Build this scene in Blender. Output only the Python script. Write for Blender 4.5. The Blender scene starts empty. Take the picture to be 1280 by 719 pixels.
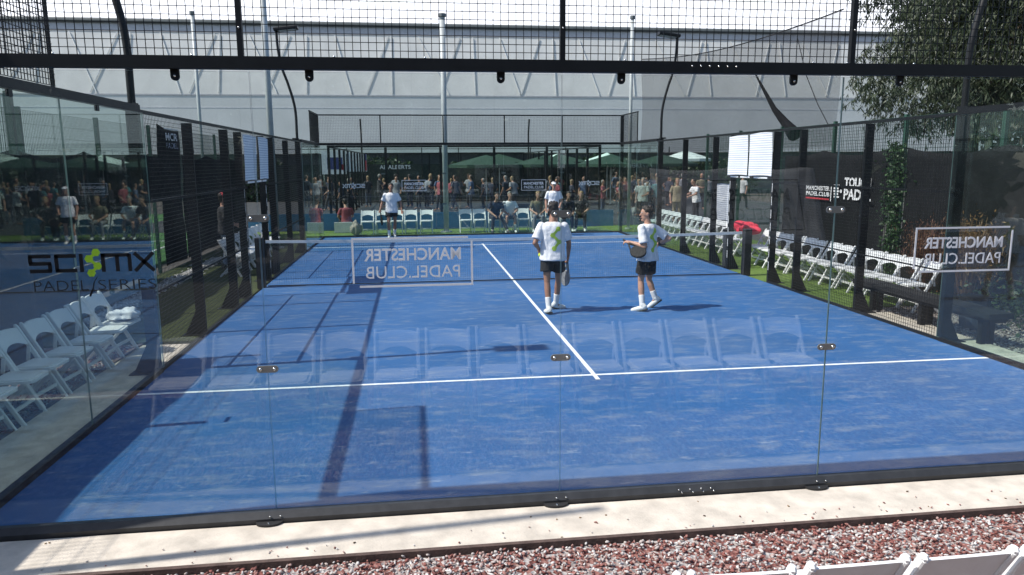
import bpy, bmesh, math, random
import numpy as np
from mathutils import Vector, Matrix
from mathutils.bvhtree import BVHTree
random.seed(7); rng = np.random.default_rng(7)
R = math.radians
SC = bpy.context.scene
COL = SC.collection

# ------------------------------------------------------------------ camera
cd = bpy.data.cameras.new('camera'); cam = bpy.data.objects.new('camera', cd); COL.objects.link(cam)
yaw, pit, rol, fpx = 0.12942416, 0.16765899, -0.00590236, 923.96355
cy, sy, cp, sp = math.cos(yaw), math.sin(yaw), math.cos(pit), math.sin(pit)
fw = Vector((sy*cp, cy*cp, -sp)); r0 = Vector((cy, -sy, 0)); u0 = r0.cross(fw)
rr = math.cos(rol)*r0 + math.sin(rol)*u0; uu = -math.sin(rol)*r0 + math.cos(rol)*u0
CAM = Vector((3.00991, -4.98061, 2.41788))
cam.matrix_world = Matrix(((rr.x, uu.x, -fw.x, CAM.x), (rr.y, uu.y, -fw.y, CAM.y), (rr.z, uu.z, -fw.z, CAM.z), (0, 0, 0, 1)))
cd.sensor_width = 36; cd.lens = fpx/1280*36; cd.clip_start = .05; cd.clip_end = 1500
SC.camera = cam
# ------------------------------------------------------------------ sky, sun, exposure
SUN = Vector((0.772, 0.070, -1.0)).normalized()
W = bpy.data.worlds.new('World'); SC.world = W; W.use_nodes = True
nt = W.node_tree; bg = nt.nodes['Background']; sk = nt.nodes.new('ShaderNodeTexSky')
sk.sky_type = 'NISHITA'; sk.sun_disc = False
sk.sun_elevation = math.asin(-SUN.z); sk.sun_rotation = math.atan2(-SUN.x, -SUN.y)
nt.links.new(sk.outputs[0], bg.inputs[0]); bg.inputs[1].default_value = 0.15
sd = bpy.data.lights.new('sun', 'SUN'); sun = bpy.data.objects.new('sun', sd); COL.objects.link(sun)
sd.energy = 4.1; sd.angle = R(.53); sd.color = (1, .95, .88)
sun.rotation_euler = SUN.to_track_quat('-Z', 'Y').to_euler(); sun.location = (-20, -2, 30)
SC.view_settings.view_transform = 'Standard'; SC.view_settings.look = 'None'
SC.view_settings.exposure = 0.50; SC.view_settings.gamma = 1
SC.cycles.transparent_max_bounces = 40; SC.cycles.max_bounces = 10; SC.cycles.glossy_bounces = 4
SC.cycles.transmission_bounces = 6; SC.cycles.sample_clamp_indirect = 6

# ------------------------------------------------------------------ materials
def newmat(name):
    m = bpy.data.materials.new(name); m.use_nodes = True
    n = m.node_tree.nodes; return m, n, m.node_tree.links, n['Principled BSDF']
def setin(b, k, v):
    if k in b.inputs: b.inputs[k].default_value = v
def coords(n, l, scale=(1, 1, 1), kind='Object'):
    tc = n.new('ShaderNodeTexCoord'); mp = n.new('ShaderNodeMapping'); mp.inputs['Scale'].default_value = scale
    l.new(tc.outputs[kind], mp.inputs[0]); return mp.outputs[0]
def noise(n, l, vec, scale, detail=4, rough=.55):
    t = n.new('ShaderNodeTexNoise'); t.inputs['Scale'].default_value = scale; t.inputs['Detail'].default_value = detail
    t.inputs['Roughness'].default_value = rough; l.new(vec, t.inputs['Vector']); return t.outputs['Fac']
def ramp(n, l, fac, stops):
    r = n.new('ShaderNodeValToRGB'); e = r.color_ramp.elements
    while len(e) < len(stops): e.new(.5)
    for i, (p, c) in enumerate(stops):
        e[i].position = p; e[i].color = tuple(c)+(1,) if len(c) == 3 else c
    l.new(fac, r.inputs[0]); return r.outputs[0]
def mixc(n, l, fac, a, b, mode='MIX'):
    m = n.new('ShaderNodeMix'); m.data_type = 'RGBA'; m.blend_type = mode
    for s, v in ((m.inputs[0], fac), (m.inputs[6], a), (m.inputs[7], b)):
        if hasattr(v, 'is_linked'): l.new(v, s)
        else: s.default_value = v if not isinstance(v, tuple) or len(v) == 4 else v+(1,)
    return m.outputs[2]
def bump(n, l, b, h, strength, dist=.014):
    x = n.new('ShaderNodeBump'); x.inputs['Strength'].default_value = strength; x.inputs['Distance'].default_value = dist
    l.new(h, x.inputs['Height']); l.new(x.outputs[0], b.inputs['Normal'])
MATS = {}
def mat(name, col, rough=.6, metal=0, var=.12, vscale=6, bmp=0, bscale=60, spec=.5):
    if name in MATS: return MATS[name]
    m, n, l, b = newmat(name); MATS[name] = m
    b.inputs['Roughness'].default_value = rough; b.inputs['Metallic'].default_value = metal; setin(b, 'Specular IOR Level', spec)
    v = coords(n, l); f = noise(n, l, v, vscale, 5)
    lo = tuple(c*(1-var) for c in col); hi = tuple(min(1, c*(1+var)) for c in col)
    l.new(ramp(n, l, f, [(.3, lo), (.7, hi)]), b.inputs['Base Color'])
    if bmp: bump(n, l, b, noise(n, l, v, bscale, 3), bmp)
    return m
BLACK = mat('black_powder_coat', (.008, .0085, .009), .5, var=.2, vscale=9, spec=.3)
BLACKMATTE = mat('black_rubber', (.014, .014, .015), .7)
STEEL = mat('steel', (.62, .62, .6), .25, 1)
WHITE = mat('white_resin', (.78, .78, .77), .35, var=.03)
TAPE = mat('white_tape', (.75, .75, .74), .6, var=.06)
LINE = mat('line_white', (.72, .74, .76), .8, var=.12, vscale=14)
GREENPOST = mat('green_powder_coat', (.025, .075, .05), .5)
GREYPOLE = mat('grey_pole', (.36, .385, .38), .45, var=.08)
STICK = mat('grey_vinyl', (.80, .80, .81), .6, var=.05)
STICKBLACK = mat('black_vinyl', (.008, .008, .009), .5)
LIME = mat('lime_vinyl', (.42, .70, .03), .5, var=.05)
PRINTWHITE = mat('white_print', (.75, .75, .75), .7, var=.08)
PRINTRED = mat('red_print', (.45, .03, .04), .7)
PRINTBLUE = mat('navy_print', (.03, .04, .14), .7)
CONC = mat('concrete_pale', (.54, .485, .41), .9, var=.22, vscale=5, bmp=.25, bscale=70)
TIMBER = mat('dark_timber', (.085, .055, .045), .85, var=.35, vscale=14, bmp=.3)
SKIN = mat('skin', (.46, .25, .17), .5, var=.08, vscale=15)
SKIN2 = mat('skin_tanned', (.33, .165, .105), .5, var=.08, vscale=15)
HAIR = mat('dark_hair', (.022, .014, .010), .55, var=.5, vscale=60, bmp=.6, bscale=90)
HAIRG = mat('grey_hair', (.22, .2, .18), .6, var=.3, vscale=60, bmp=.5, bscale=90)
HAIRB = mat('fair_hair', (.28, .18, .09), .6, var=.3, vscale=60, bmp=.5, bscale=90)
SHIRTW = mat('white_shirt', (.76, .76, .78), .85, var=.05, vscale=5, bmp=1.0, bscale=11)
SHORTB = mat('black_shorts', (.012, .012, .014), .8, bmp=.5, bscale=9)
SOLE = mat('dark_sole', (.03, .035, .03), .8)
GREENLOGO = mat('green_logo', (.42, .60, .07), .8, var=.06)

def court_mat(name, base, dust):
    m, n, l, b = newmat(name); b.inputs['Roughness'].default_value = .85; setin(b, 'Specular IOR Level', .25)
    v = coords(n, l); vs = coords(n, l, (1.0, 2.6, 1))
    big = noise(n, l, v, .55, 4); fine = noise(n, l, v, 160, 2)
    c = mixc(n, l, ramp(n, l, big, [(.35, (0, 0, 0)), (.7, (1, 1, 1))]), tuple(x*.86 for x in base), tuple(x*1.12 for x in base))
    c = mixc(n, l, ramp(n, l, fine, [(.35, (0, 0, 0)), (.75, (.55,)*3)]), c, tuple(x*.55 for x in base))
    mid = noise(n, l, vs, 26, 5, .7)
    c = mixc(n, l, ramp(n, l, mid, [(.38, (.5, .5, .5)), (.62, (0, 0, 0))]), c, tuple(x*.62 for x in base))
    s1 = noise(n, l, vs, 2.4, 9, .68)
    c = mixc(n, l, ramp(n, l, s1, [(.50, (0, 0, 0)), (.68, (.5,)*3)]), c, dust)
    s2 = noise(n, l, coords(n, l, (.5, 1.4, 1)), 5.5, 8, .7)
    c = mixc(n, l, ramp(n, l, s2, [(.60, (0, 0, 0)), (.68, (.55,)*3)]), c, tuple(x*1.25 for x in dust))
    s3 = noise(n, l, coords(n, l, (1, 1, 1)), .33, 5, .6)
    c = mixc(n, l, ramp(n, l, s3, [(.45, (0, 0, 0)), (.75, (.17,)*3)]), c, dust)
    l.new(c, b.inputs['Base Color']); bump(n, l, b, fine, .5, .004); return m
COURT = court_mat('blue_turf', (.029, .124, .325), (.19, .24, .31))
FARCOURT = court_mat('far_blue_turf', (.03, .10, .22), (.12, .17, .24))
def turf_mat(name, a, c2):
    m, n, l, b = newmat(name); b.inputs['Roughness'].default_value = .9; setin(b, 'Specular IOR Level', .2)
    v = coords(n, l); f = noise(n, l, v, 1.6, 6, .65); g = noise(n, l, v, 120, 2)
    c = mixc(n, l, ramp(n, l, f, [(.3, (0, 0, 0)), (.7, (1, 1, 1))]), a, c2)
    c = mixc(n, l, ramp(n, l, g, [(.4, (0, 0, 0)), (.7, (.7,)*3)]), c, tuple(x*.45 for x in a))
    l.new(c, b.inputs['Base Color']); bump(n, l, b, g, .8, .01); return m
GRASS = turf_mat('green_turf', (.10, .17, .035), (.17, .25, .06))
GREENCOURT = turf_mat('green_court', (.06, .16, .05), (.08, .20, .06))
DIRT = turf_mat('tarmac_ground', (.07, .065, .06), (.11, .10, .09))
def gravel_ground(name, cols):
    m, n, l, b = newmat(name); b.inputs['Roughness'].default_value = .95
    v = coords(n, l); vo = n.new('ShaderNodeTexVoronoi'); vo.inputs['Scale'].default_value = 34; l.new(v, vo.inputs['Vector'])
    sp_ = n.new('ShaderNodeSeparateColor'); l.new(vo.outputs['Color'], sp_.inputs[0])
    l.new(ramp(n, l, sp_.outputs[0], cols), b.inputs['Base Color']); bump(n, l, b, vo.outputs['Distance'], 1.0, .02); return m
REDCOLS = [(0, (.13, .045, .038)), (.28, (.27, .095, .078)), (.48, (.36, .19, .16)), (.62, (.42, .35, .32)), (.82, (.50, .47, .45)), (1, (.70, .68, .65))]
BEIGECOLS = [(0, (.10, .08, .075)), (.35, (.24, .2, .18)), (.7, (.38, .34, .31)), (1, (.55, .52, .5))]
REDBED = gravel_ground('red_gravel_bed', [(p, tuple(x*.7 for x in c)) for p, c in REDCOLS])
BEIGEBED = gravel_ground('beige_gravel_bed', BEIGECOLS)
def stone_mat(name, cols):
    m, n, l, b = newmat(name); b.inputs['Roughness'].default_value = .8
    g = n.new('ShaderNodeNewGeometry'); c = ramp(n, l, g.outputs['Random Per Island'], cols)
    f = noise(n, l, coords(n, l), 90, 3)
    c = mixc(n, l, .35, c, ramp(n, l, f, [(.3, (.5, .5, .5)), (.7, (1, 1, 1))]), 'MULTIPLY'); l.new(c, b.inputs['Base Color']); return m
REDSTONE = stone_mat('red_and_white_stone', REDCOLS); BEIGESTONE = stone_mat('beige_stone', BEIGECOLS)
def leaf_mat(name, cols, trans=.35):
    m, n, l, b = newmat(name); b.inputs['Roughness'].default_value = .5
    g = n.new('ShaderNodeNewGeometry'); c = ramp(n, l, g.outputs['Random Per Island'], cols); l.new(c, b.inputs['Base Color'])
    t = n.new('ShaderNodeBsdfTranslucent'); l.new(c, t.inputs[0]); mx = n.new('ShaderNodeMixShader'); mx.inputs[0].default_value = trans
    l.new(b.outputs[0], mx.inputs[1]); l.new(t.outputs[0], mx.inputs[2])
    l.new(mx.outputs[0], n['Material Output'].inputs[0]); return m
LEAF = leaf_mat('willow_leaf', [(0, (.022, .034, .018)), (.5, (.046, .066, .032)), (.85, (.085, .105, .055)), (1, (.17, .19, .12))])
DARKLEAF = leaf_mat('dark_leaf', [(0, (.015, .03, .012)), (.7, (.03, .06, .02)), (1, (.06, .1, .035))], .2)
IVY = leaf_mat('ivy_leaf', [(0, (.015, .04, .015)), (.7, (.035, .085, .028)), (1, (.08, .15, .05))], .25)
REDGRASS = leaf_mat('red_grass_blade', [(0, (.10, .04, .03)), (.6, (.2, .1, .06)), (1, (.3, .18, .1))], .25)
PALEGRASS = leaf_mat('pale_grass_blade', [(0, (.25, .24, .16)), (.6, (.4, .37, .27)), (1, (.6, .56, .45))], .3)
BARK = mat('bark', (.07, .05, .035), .9, bmp=.6, bscale=20)
def glass_mat(name, tint, refl, dirt_veil):
    """thin-glass faces: physical Fresnel (Schlick) on each face, clear straight-through transmission, a little dust and milky veil"""
    m, n, l, b = newmat(name); n.remove(b)
    g = n.new('ShaderNodeNewGeometry'); d = n.new('ShaderNodeVectorMath'); d.operation = 'DOT_PRODUCT'
    l.new(g.outputs['Incoming'], d.inputs[0]); l.new(g.outputs['Normal'], d.inputs[1])
    def ma(op, a, c=None):
        x = n.new('ShaderNodeMath'); x.operation = op
        for i, v in enumerate((a, c)):
            if v is None: continue
            if hasattr(v, 'is_linked'): l.new(v, x.inputs[i])
            else: x.inputs[i].default_value = v
        return x.outputs[0]
    c = ma('ABSOLUTE', d.outputs['Value']); k = ma('POWER', ma('SUBTRACT', 1.0, c), 5.0)
    f = ma('ADD', ma('MULTIPLY', k, 1-refl), refl)
    t = n.new('ShaderNodeBsdfTransparent'); t.inputs[0].default_value = tint+(1,)
    gl = n.new('ShaderNodeBsdfGlossy'); gl.inputs['Roughness'].default_value = 0.0; gl.inputs[0].default_value = (1, 1, 1, 1)
    df = n.new('ShaderNodeBsdfDiffuse'); df.inputs[0].default_value = (.6, .6, .58, 1)
    v = coords(n, l); dn = noise(n, l, coords(n, l, (1.6, 1.6, .8)), 2.2, 9, .75)
    fac = ma('MULTIPLY', ramp(n, l, dn, [(.42, (.15,)*3), (.75, (1, 1, 1))]), dirt_veil)
    m1 = n.new('ShaderNodeMixShader'); l.new(fac, m1.inputs[0]); l.new(t.outputs[0], m1.inputs[1]); l.new(df.outputs[0], m1.inputs[2])
    m2 = n.new('ShaderNodeMixShader'); l.new(f, m2.inputs[0]); l.new(m1.outputs[0], m2.inputs[1]); l.new(gl.outputs[0], m2.inputs[2])
    l.new(m2.outputs[0], n['Material Output'].inputs[0]); return m
GLASS = glass_mat('clear_glass', (.95, .968, .962), .043, .03)  # dust raised on the near glass to colour in a milky veil
GLASSGREEN = glass_mat('clear_glass_greenish', (.86, .925, .90), .045, .008)
GLASSEDGE = mat('glass_edge', (.20, .28, .25), .3, var=.1)
def cloth_mat(name, col, alpha, transl=.2, vscale=3, var=.25):
    """woven screen cloth: part open weave (transparent), part cloth"""
    m, n, l, b = newmat(name); b.inputs['Roughness'].default_value = .9; setin(b, 'Specular IOR Level', .2)
    f = noise(n, l, coords(n, l), vscale, 5)
    c = ramp(n, l, f, [(.3, tuple(x*(1-var) for x in col)), (.7, tuple(min(1, x*(1+var)) for x in col))]); l.new(c, b.inputs['Base Color'])
    t = n.new('ShaderNodeBsdfTranslucent'); l.new(c, t.inputs[0]); m1 = n.new('ShaderNodeMixShader'); m1.inputs[0].default_value = transl
    l.new(b.outputs[0], m1.inputs[1]); l.new(t.outputs[0], m1.inputs[2])
    tr = n.new('ShaderNodeBsdfTransparent'); m2 = n.new('ShaderNodeMixShader'); m2.inputs[0].default_value = alpha
    l.new(tr.outputs[0], m2.inputs[1]); l.new(m1.outputs[0], m2.inputs[2]); l.new(m2.outputs[0], n['Material Output'].inputs[0]); return m
SCREEN = cloth_mat('black_screen_cloth', (.011, .012, .013), .97, .1)
NETCLOTH = cloth_mat('dark_ball_netting', (.05, .05, .055), .22, .2)
BANNERCLOTH = cloth_mat('grey_banner_cloth', (.66, .66, .67), .96, .45)
FABRIC = cloth_mat('translucent_roof_fabric', (.76, .765, .74), .78, .3, .9, .05)
FABRIC2 = mat('grey_wall_fabric', (.56, .57, .55), .8, var=.07, vscale=.5)
ROOFWHITE = mat('white_roof_fabric', (.85, .85, .85), .7, var=.03)

# ------------------------------------------------------------------ object helpers
def prop(o, label=None, cat=None, group=None, kind=None):
    if label: o['label'] = label
    if cat: o['category'] = cat
    if group: o['group'] = group
    if kind: o['kind'] = kind
    return o
def thing(name, label, cat, loc=(0, 0, 0), rz=0, group=None):
    o = bpy.data.objects.new(name, None); COL.objects.link(o); o.location = loc; o.rotation_euler = (0, 0, rz)
    o.empty_display_size = .1; return prop(o, label, cat, group)
def link(name, me, m=None, parent=None, world=True, **k):
    if m is not None and (len(me.materials) == 0): me.materials.append(m)
    o = bpy.data.objects.new(name, me); COL.objects.link(o)
    if parent is not None:
        o.parent = parent
        if world:
            p = parent; off = Vector((0, 0, 0))
            while p is not None: off += p.location; p = p.parent
            o.location = -off
    return prop(o, **k)
class MB:
    def __init__(s): s.v = []; s.f = []
    def add(s, v, f):
        k = len(s.v); s.v += [tuple(p) for p in v]; s.f += [tuple(i+k for i in q) for q in f]; return s
    def box(s, x0, x1, y0, y1, z0, z1):
        return s.add([(x0, y0, z0), (x1, y0, z0), (x1, y1, z0), (x0, y1, z0), (x0, y0, z1), (x1, y0, z1), (x1, y1, z1), (x0, y1, z1)],
                     [(3, 2, 1, 0), (4, 5, 6, 7), (0, 1, 5, 4), (1, 2, 6, 5), (2, 3, 7, 6), (3, 0, 4, 7)])
    def bar(s, a, b, w, h, side=(1, 0, 0), ch=0.0):
        """prism from a to b; w across `side`, h across the third axis; ch = corner chamfer"""
        a = Vector(a); b = Vector(b); d = (b-a).normalized(); x = Vector(side); x = (x-d*x.dot(d)).normalized(); y = d.cross(x)
        w /= 2; h /= 2
        if ch: pr = [(w-ch, -h), (w, -h+ch), (w, h-ch), (w-ch, h), (-w+ch, h), (-w, h-ch), (-w, -h+ch), (-w+ch, -h)]
        else: pr = [(w, -h), (w, h), (-w, h), (-w, -h)]
        n = len(pr); vs = [a+x*p+y*q for p, q in pr]+[b+x*p+y*q for p, q in pr]
        return s.add(vs, [(i, (i+1) % n, n+(i+1) % n, n+i) for i in range(n)]+[tuple(range(n))[::-1], tuple(range(n, 2*n))])
    def tube(s, pts, r, n=8, cap=True):
        pts = [Vector(p) for p in pts]; k = len(pts); vs = []; fs = []
        rs = r if isinstance(r, (list, tuple)) else [r]*k
        d0 = (pts[1]-pts[0]).normalized(); x = d0.orthogonal().normalized()
        for i, p in enumerate(pts):
            d = (pts[min(i+1, k-1)]-pts[max(i-1, 0)]).normalized(); x = (x-d*x.dot(d)).normalized(); y = d.cross(x)
            vs += [p+(x*math.cos(2*math.pi*j/n)+y*math.sin(2*math.pi*j/n))*rs[i] for j in range(n)]
        for i in range(k-1):
            fs += [(i*n+j, i*n+(j+1) % n, (i+1)*n+(j+1) % n, (i+1)*n+j) for j in range(n)]
        if cap: fs += [tuple(range(n))[::-1], tuple(range((k-1)*n, k*n))]
        return s.add(vs, fs)
    def prism(s, poly, axis, a, b):
        """2D polygon extruded along axis (0,1,2) between a and b"""
        n = len(poly)
        def P(p, t):
            q = [0, 0, 0]; o = [i for i in range(3) if i != axis]; q[o[0]] = p[0]; q[o[1]] = p[1]; q[axis] = t; return tuple(q)
        fl = axis == 1
        vs = [P(p, a) for p in poly]+[P(p, b) for p in poly]
        fs = [(i, (i+1) % n, n+(i+1) % n, n+i) for i in range(n)]+[tuple(range(n))[::-1], tuple(range(n, 2*n))]
        return s.add(vs, [q[::-1] for q in fs] if fl else fs)
    def ball(s, c, r, n=8):
        c = Vector(c); rx = r if isinstance(r, (tuple, list)) else (r, r, r); vs = [c+Vector((0, 0, -rx[2]))]; m = n//2
        for i in range(1, m):
            t = -math.pi/2+math.pi*i/m
            vs += [c+Vector((rx[0]*math.cos(t)*math.cos(2*math.pi*j/n), rx[1]*math.cos(t)*math.sin(2*math.pi*j/n), rx[2]*math.sin(t))) for j in range(n)]
        vs.append(c+Vector((0, 0, rx[2]))); L = len(vs)-1
        fs = [(0, 1+(j+1) % n, 1+j) for j in range(n)]
        for i in range(m-2):
            fs += [(1+i*n+j, 1+i*n+(j+1) % n, 1+(i+1)*n+(j+1) % n, 1+(i+1)*n+j) for j in range(n)]
        fs += [(L, 1+(m-2)*n+j, 1+(m-2)*n+(j+1) % n) for j in range(n)]
        return s.add(vs, fs)
    def mesh(s, name, m=None, smooth=False):
        me = bpy.data.meshes.new(name); me.from_pydata(s.v, [], s.f); me.update()
        if m: me.materials.append(m)
        if smooth: me.polygons.foreach_set('use_smooth', [True]*len(me.polygons))
        return me
    def build(s, name, m, parent=None, smooth=False, **k): return link(name, s.mesh(name, m, smooth), None, parent, **k)
def box(name, m, b, parent=None, **k): return MB().box(*b).build(name, m, parent, **k)
def shell(parts):                                                    # for copies: list of (name, mesh)
    return parts
def fast_mesh(name, verts, nper, m, smooth=False):
    """verts (N*nper,3): N separate polygons of nper corners"""
    N = len(verts)//nper; me = bpy.data.meshes.new(name); me.vertices.add(len(verts)); me.vertices.foreach_set('co', np.asarray(verts, np.float32).ravel())
    me.loops.add(N*nper); me.loops.foreach_set('vertex_index', np.arange(N*nper, dtype=np.int32))
    me.polygons.add(N); me.polygons.foreach_set('loop_start', np.arange(0, N*nper, nper, dtype=np.int32))
    me.polygons.foreach_set('loop_total', np.full(N, nper, np.int32)); me.update(calc_edges=True); me.materials.append(m); return me
def leaves(name, pts, size, m, droop=0., wid=.3):
    """many bent leaf quads at pts (N,3); droop 0..1 pulls them to hang"""
    N = len(pts); d = rng.normal(size=(N, 3)); d[:, 2] = d[:, 2]*(1-droop)-droop*2.2; d /= np.linalg.norm(d, axis=1)[:, None]
    q = rng.normal(size=(N, 3)); s_ = np.cross(d, q); s_ /= np.linalg.norm(s_, axis=1)[:, None]+1e-9
    L = (size*rng.uniform(.6, 1.4, N))[:, None]; Wd = L*wid*.5
    v = np.stack([pts, pts+d*L*.45+s_*Wd, pts+d*L, pts+d*L*.45-s_*Wd], 1).reshape(-1, 3)
    return fast_mesh(name, v, 4, m)
_tc = {}
def text_mesh(txt, w, h, bold=0.0, depth=.002, m=None):
    """lettering fitted to width w and height h, centred, in the XY plane, readable from +Z"""
    c = bpy.data.curves.new('lettering', 'FONT'); c.body = txt; c.offset = bold; c.extrude = .01; c.resolution_u = 3
    o = bpy.data.objects.new('lettering', c); COL.objects.link(o); dg = bpy.context.evaluated_depsgraph_get()
    me = bpy.data.meshes.new_from_object(o.evaluated_get(dg)); bpy.data.objects.remove(o); me.materials.clear()
    a = np.empty(len(me.vertices)*3, np.float32); me.vertices.foreach_get('co', a); a = a.reshape(-1, 3)
    lo, hi = a.min(0), a.max(0); a = (a-(lo+hi)/2)/(hi-lo)*np.array([w, h, depth]); me.vertices.foreach_set('co', a.ravel()); me.update()
    if m: me.materials.append(m)
    return me
def put_text(txt, w, h, loc, rz, m, parent, bold=0., name='lettering'):
    o = link(name, text_mesh(txt, w, h, bold, m=m), None, parent)
    o.rotation_euler = (R(90), 0, rz); o.location = Vector(loc)+o.location; return o
ORD = ['first', 'second', 'third', 'fourth', 'fifth', 'sixth', 'seventh', 'eighth', 'ninth', 'tenth', 'eleventh', 'twelfth', 'thirteenth', 'fourteenth', 'fifteenth', 'sixteenth', 'seventeenth', 'eighteenth', 'nineteenth', 'twentieth']

# ------------------------------------------------------------------ ground, court, strips
S = dict(kind='structure')
box('ground', DIRT, (-300, 300, -200, 400, -.6, -.10), **S)
court = box('court_surface', COURT, (-.0, 10, -.02, 20.02, -.09, 0), **S)
for (x0, x1, y0, y1, z) in [(.02, 9.98, 3.025, 3.075, .004), (.02, 9.98, 16.925, 16.975, .004), (4.975, 5.025, 2.85, 17.15, .008)]:
    box('court_line', LINE, (x0, x1, y0, y1, z-.004+.001, z), court)
box('concrete_strip', CONC, (-.75, 12, -.555, -.075, -.09, -.02), **S)
box('concrete_strip', CONC, (-.75, -.075, -.551, 5.45, -.09, -.024), **S)
box('concrete_strip', CONC, (10.075, 10.62, -.551, 5.95, -.09, -.024), **S)
box('timber_edging', TIMBER, (-.8, 12.2, -.592, -.557, -.09, -.012), **S)
box('timber_edging', TIMBER, (-.80, -.752, -.556, 5.5, -.09, -.008), **S)
box('gravel_bed', REDBED, (-.9, 14, -3.4, -.602, -.09, -.055), **S)
box('gravel_bed', REDBED, (-2.4, -.802, -3.4, 5.6, -.092, -.053), **S)
box('gravel_bed', BEIGEBED, (10.622, 13.6, -.55, 6.4, -.09, -.045), **S)
box('terrace_paving', mat('dark_decking', (.055, .05, .046), .85, var=.3, vscale=5), (-4, 16, -9, -3.41, -.09, -.02), **S)
box('turf_strip', GRASS, (10.075, 13.5, 6.402, 26, -.09, -.018), **S)
box('turf_strip', turf_mat('dark_olive_turf', (.04, .055, .02), (.07, .085, .035)), (-2.75, -.077, 5.61, 20.1, -.09, -.020), **S)  # darker olive than the other turf strips
box('turf_strip', GRASS, (-4, 10.07, 20.12, 22.7, -.09, -.015), **S)
box('far_paving', mat('dark_paving', (.032, .034, .036), .9, var=.3, vscale=2), (-8, 24, 23.1, 44, -.09, -.01), **S)
gc = box('green_court_surface', GREENCOURT, (-20, -3.4, 6, 34, -.09, -.02), **S)
for b in [(-16, -4.4, 15.0, 15.09), (-4.5, -4.41, 8, 28), (-9, -8.91, 8, 28), (-16, -4.4, 20, 20.09)]:
    box('court_line', LINE, b+(-.019, -.016), gc)
# kerb of pale stones along the path outside the mesh on the shaded side
def stones(name, n, sampler, size, m):
    ico = [Vector(p).normalized() for p in [(0, 1, 1.6), (0, -1, 1.6), (0, 1, -1.6), (0, -1, -1.6), (1, 1.6, 0), (-1, 1.6, 0), (1, -1.6, 0), (-1, -1.6, 0), (1.6, 0, 1), (-1.6, 0, 1), (1.6, 0, -1), (-1.6, 0, -1)]]
    F = [(0, 1, 8), (0, 9, 1), (0, 4, 5), (0, 8, 4), (0, 5, 9), (2, 10, 3), (2, 3, 11), (2, 5, 4), (2, 4, 10), (2, 11, 5), (1, 6, 8), (1, 7, 6), (1, 9, 7), (3, 6, 7), (3, 10, 6), (3, 7, 11), (4, 8, 10), (5, 11, 9), (6, 10, 8), (7, 9, 11)]
    V = np.array([tuple(p) for p in ico]); F = np.array(F)
    P = sampler(n); sc = np.stack([rng.uniform(.5, 1.5, n), rng.uniform(.35, .9, n), rng.uniform(.3, .7, n)], 1)*size
    A = rng.uniform(0, 2*np.pi, n); jit = 1+rng.uniform(-.3, .3, (n, 12, 1)); v = V[None]*jit*sc[:, None]
    t = rng.normal(0, .35, n); c, s_ = np.cos(t)[:, None], np.sin(t)[:, None]
    v = np.stack([v[..., 0]*c-v[..., 2]*s_, v[..., 1], v[..., 0]*s_+v[..., 2]*c], -1)
    c, s_ = np.cos(A)[:, None], np.sin(A)[:, None]
    v = np.stack([v[..., 0]*c-v[..., 1]*s_, v[..., 0]*s_+v[..., 1]*c, v[..., 2]], -1)+P[:, None]
    fl = (F[None]+(np.arange(n)*12)[:, None, None]).reshape(-1).astype(np.int32)
    me = bpy.data.meshes.new(name); me.vertices.add(n*12); me.vertices.foreach_set('co', v.astype(np.float32).ravel())
    me.loops.add(len(fl)); me.loops.foreach_set('vertex_index', fl); me.polygons.add(n*20)
    me.polygons.foreach_set('loop_start', np.arange(0, n*60, 3, dtype=np.int32)); me.polygons.foreach_set('loop_total', np.full(n*20, 3, np.int32))
    me.update(calc_edges=True); return link(name, me, m, kind='stuff')
def rect(x0, x1, y0, y1, z, dz=.02): return lambda n: np.stack([rng.uniform(x0, x1, n), rng.uniform(y0, y1, n), z+rng.uniform(-dz, dz, n)], 1)
stones('gravel', 30000, rect(.2, 8.3, -2.9, -.605, -.045, .014), .0145, REDSTONE)
stones('gravel', 5000, rect(-2.2, -.82, .5, 5.5, -.043, .014), .019, REDSTONE)
stones('gravel', 8000, rect(10.63, 13.4, 2.4, 6.35, -.036, .014), .022, BEIGESTONE)
stones('gravel', 2600, lambda n: np.stack([-2.05+rng.normal(0, .09, n), rng.uniform(7, 15, n), rng.uniform(-.03, .03, n)], 1), .035, stone_mat('white_stone', [(0, (.35, .33, .3)), (1, (.7, .68, .65))]))
# a few blown leaves and crumbs on the concrete
stones('gravel', 70, lambda n: np.stack([rng.uniform(.6, 8, n), -.54+np.minimum(.4, np.abs(rng.normal(0, .10, n))), np.full(n, -.013)], 1), .009, REDSTONE)
stones('litter', 14, rect(.3, 8, -.54, -.09, -.017, .002), .010, stone_mat('dry_leaf', [(0, (.05, .03, .02)), (1, (.3, .2, .1))]))

# ------------------------------------------------------------------ court enclosure
def wires(a0, a1, z0, z1, pitch, plane, pos, r=.0024, pz=None):
    """welded mesh of 4-sided wires; plane 'x' -> panel at X=pos running along Y; 'y' -> at Y=pos running along X"""
    mb = MB(); pz = pz or pitch
    def P(a, z, o=0): return (pos+o, a, z) if plane == 'x' else (a, pos+o, z)
    n = int(round((a1-a0)/pitch)); sd = (1, 0, 0) if plane == 'x' else (0, 1, 0)
    for i in range(n+1): t = a0+(a1-a0)*i/n; mb.bar(P(t, z0), P(t, z1), 2*r, 2*r, sd)
    n = max(1, int(round((z1-z0)/pz)))
    for i in range(n+1): t = z0+(z1-z0)*i/n; mb.bar(P(a0, t, 2*r), P(a1, t, 2*r), 2*r, 2*r, sd)
    return mb
def glass_pane(name, x0, x1, y0, y1, z0, z1, m, parent, thin):
    me = MB().box(x0, x1, y0, y1, z0, z1).mesh(name, m); me.materials.append(GLASSEDGE)
    for p in me.polygons:
        if abs(p.normal[thin]) < .5: p.material_index = 1
    return link(name, me, None, parent)
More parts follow.
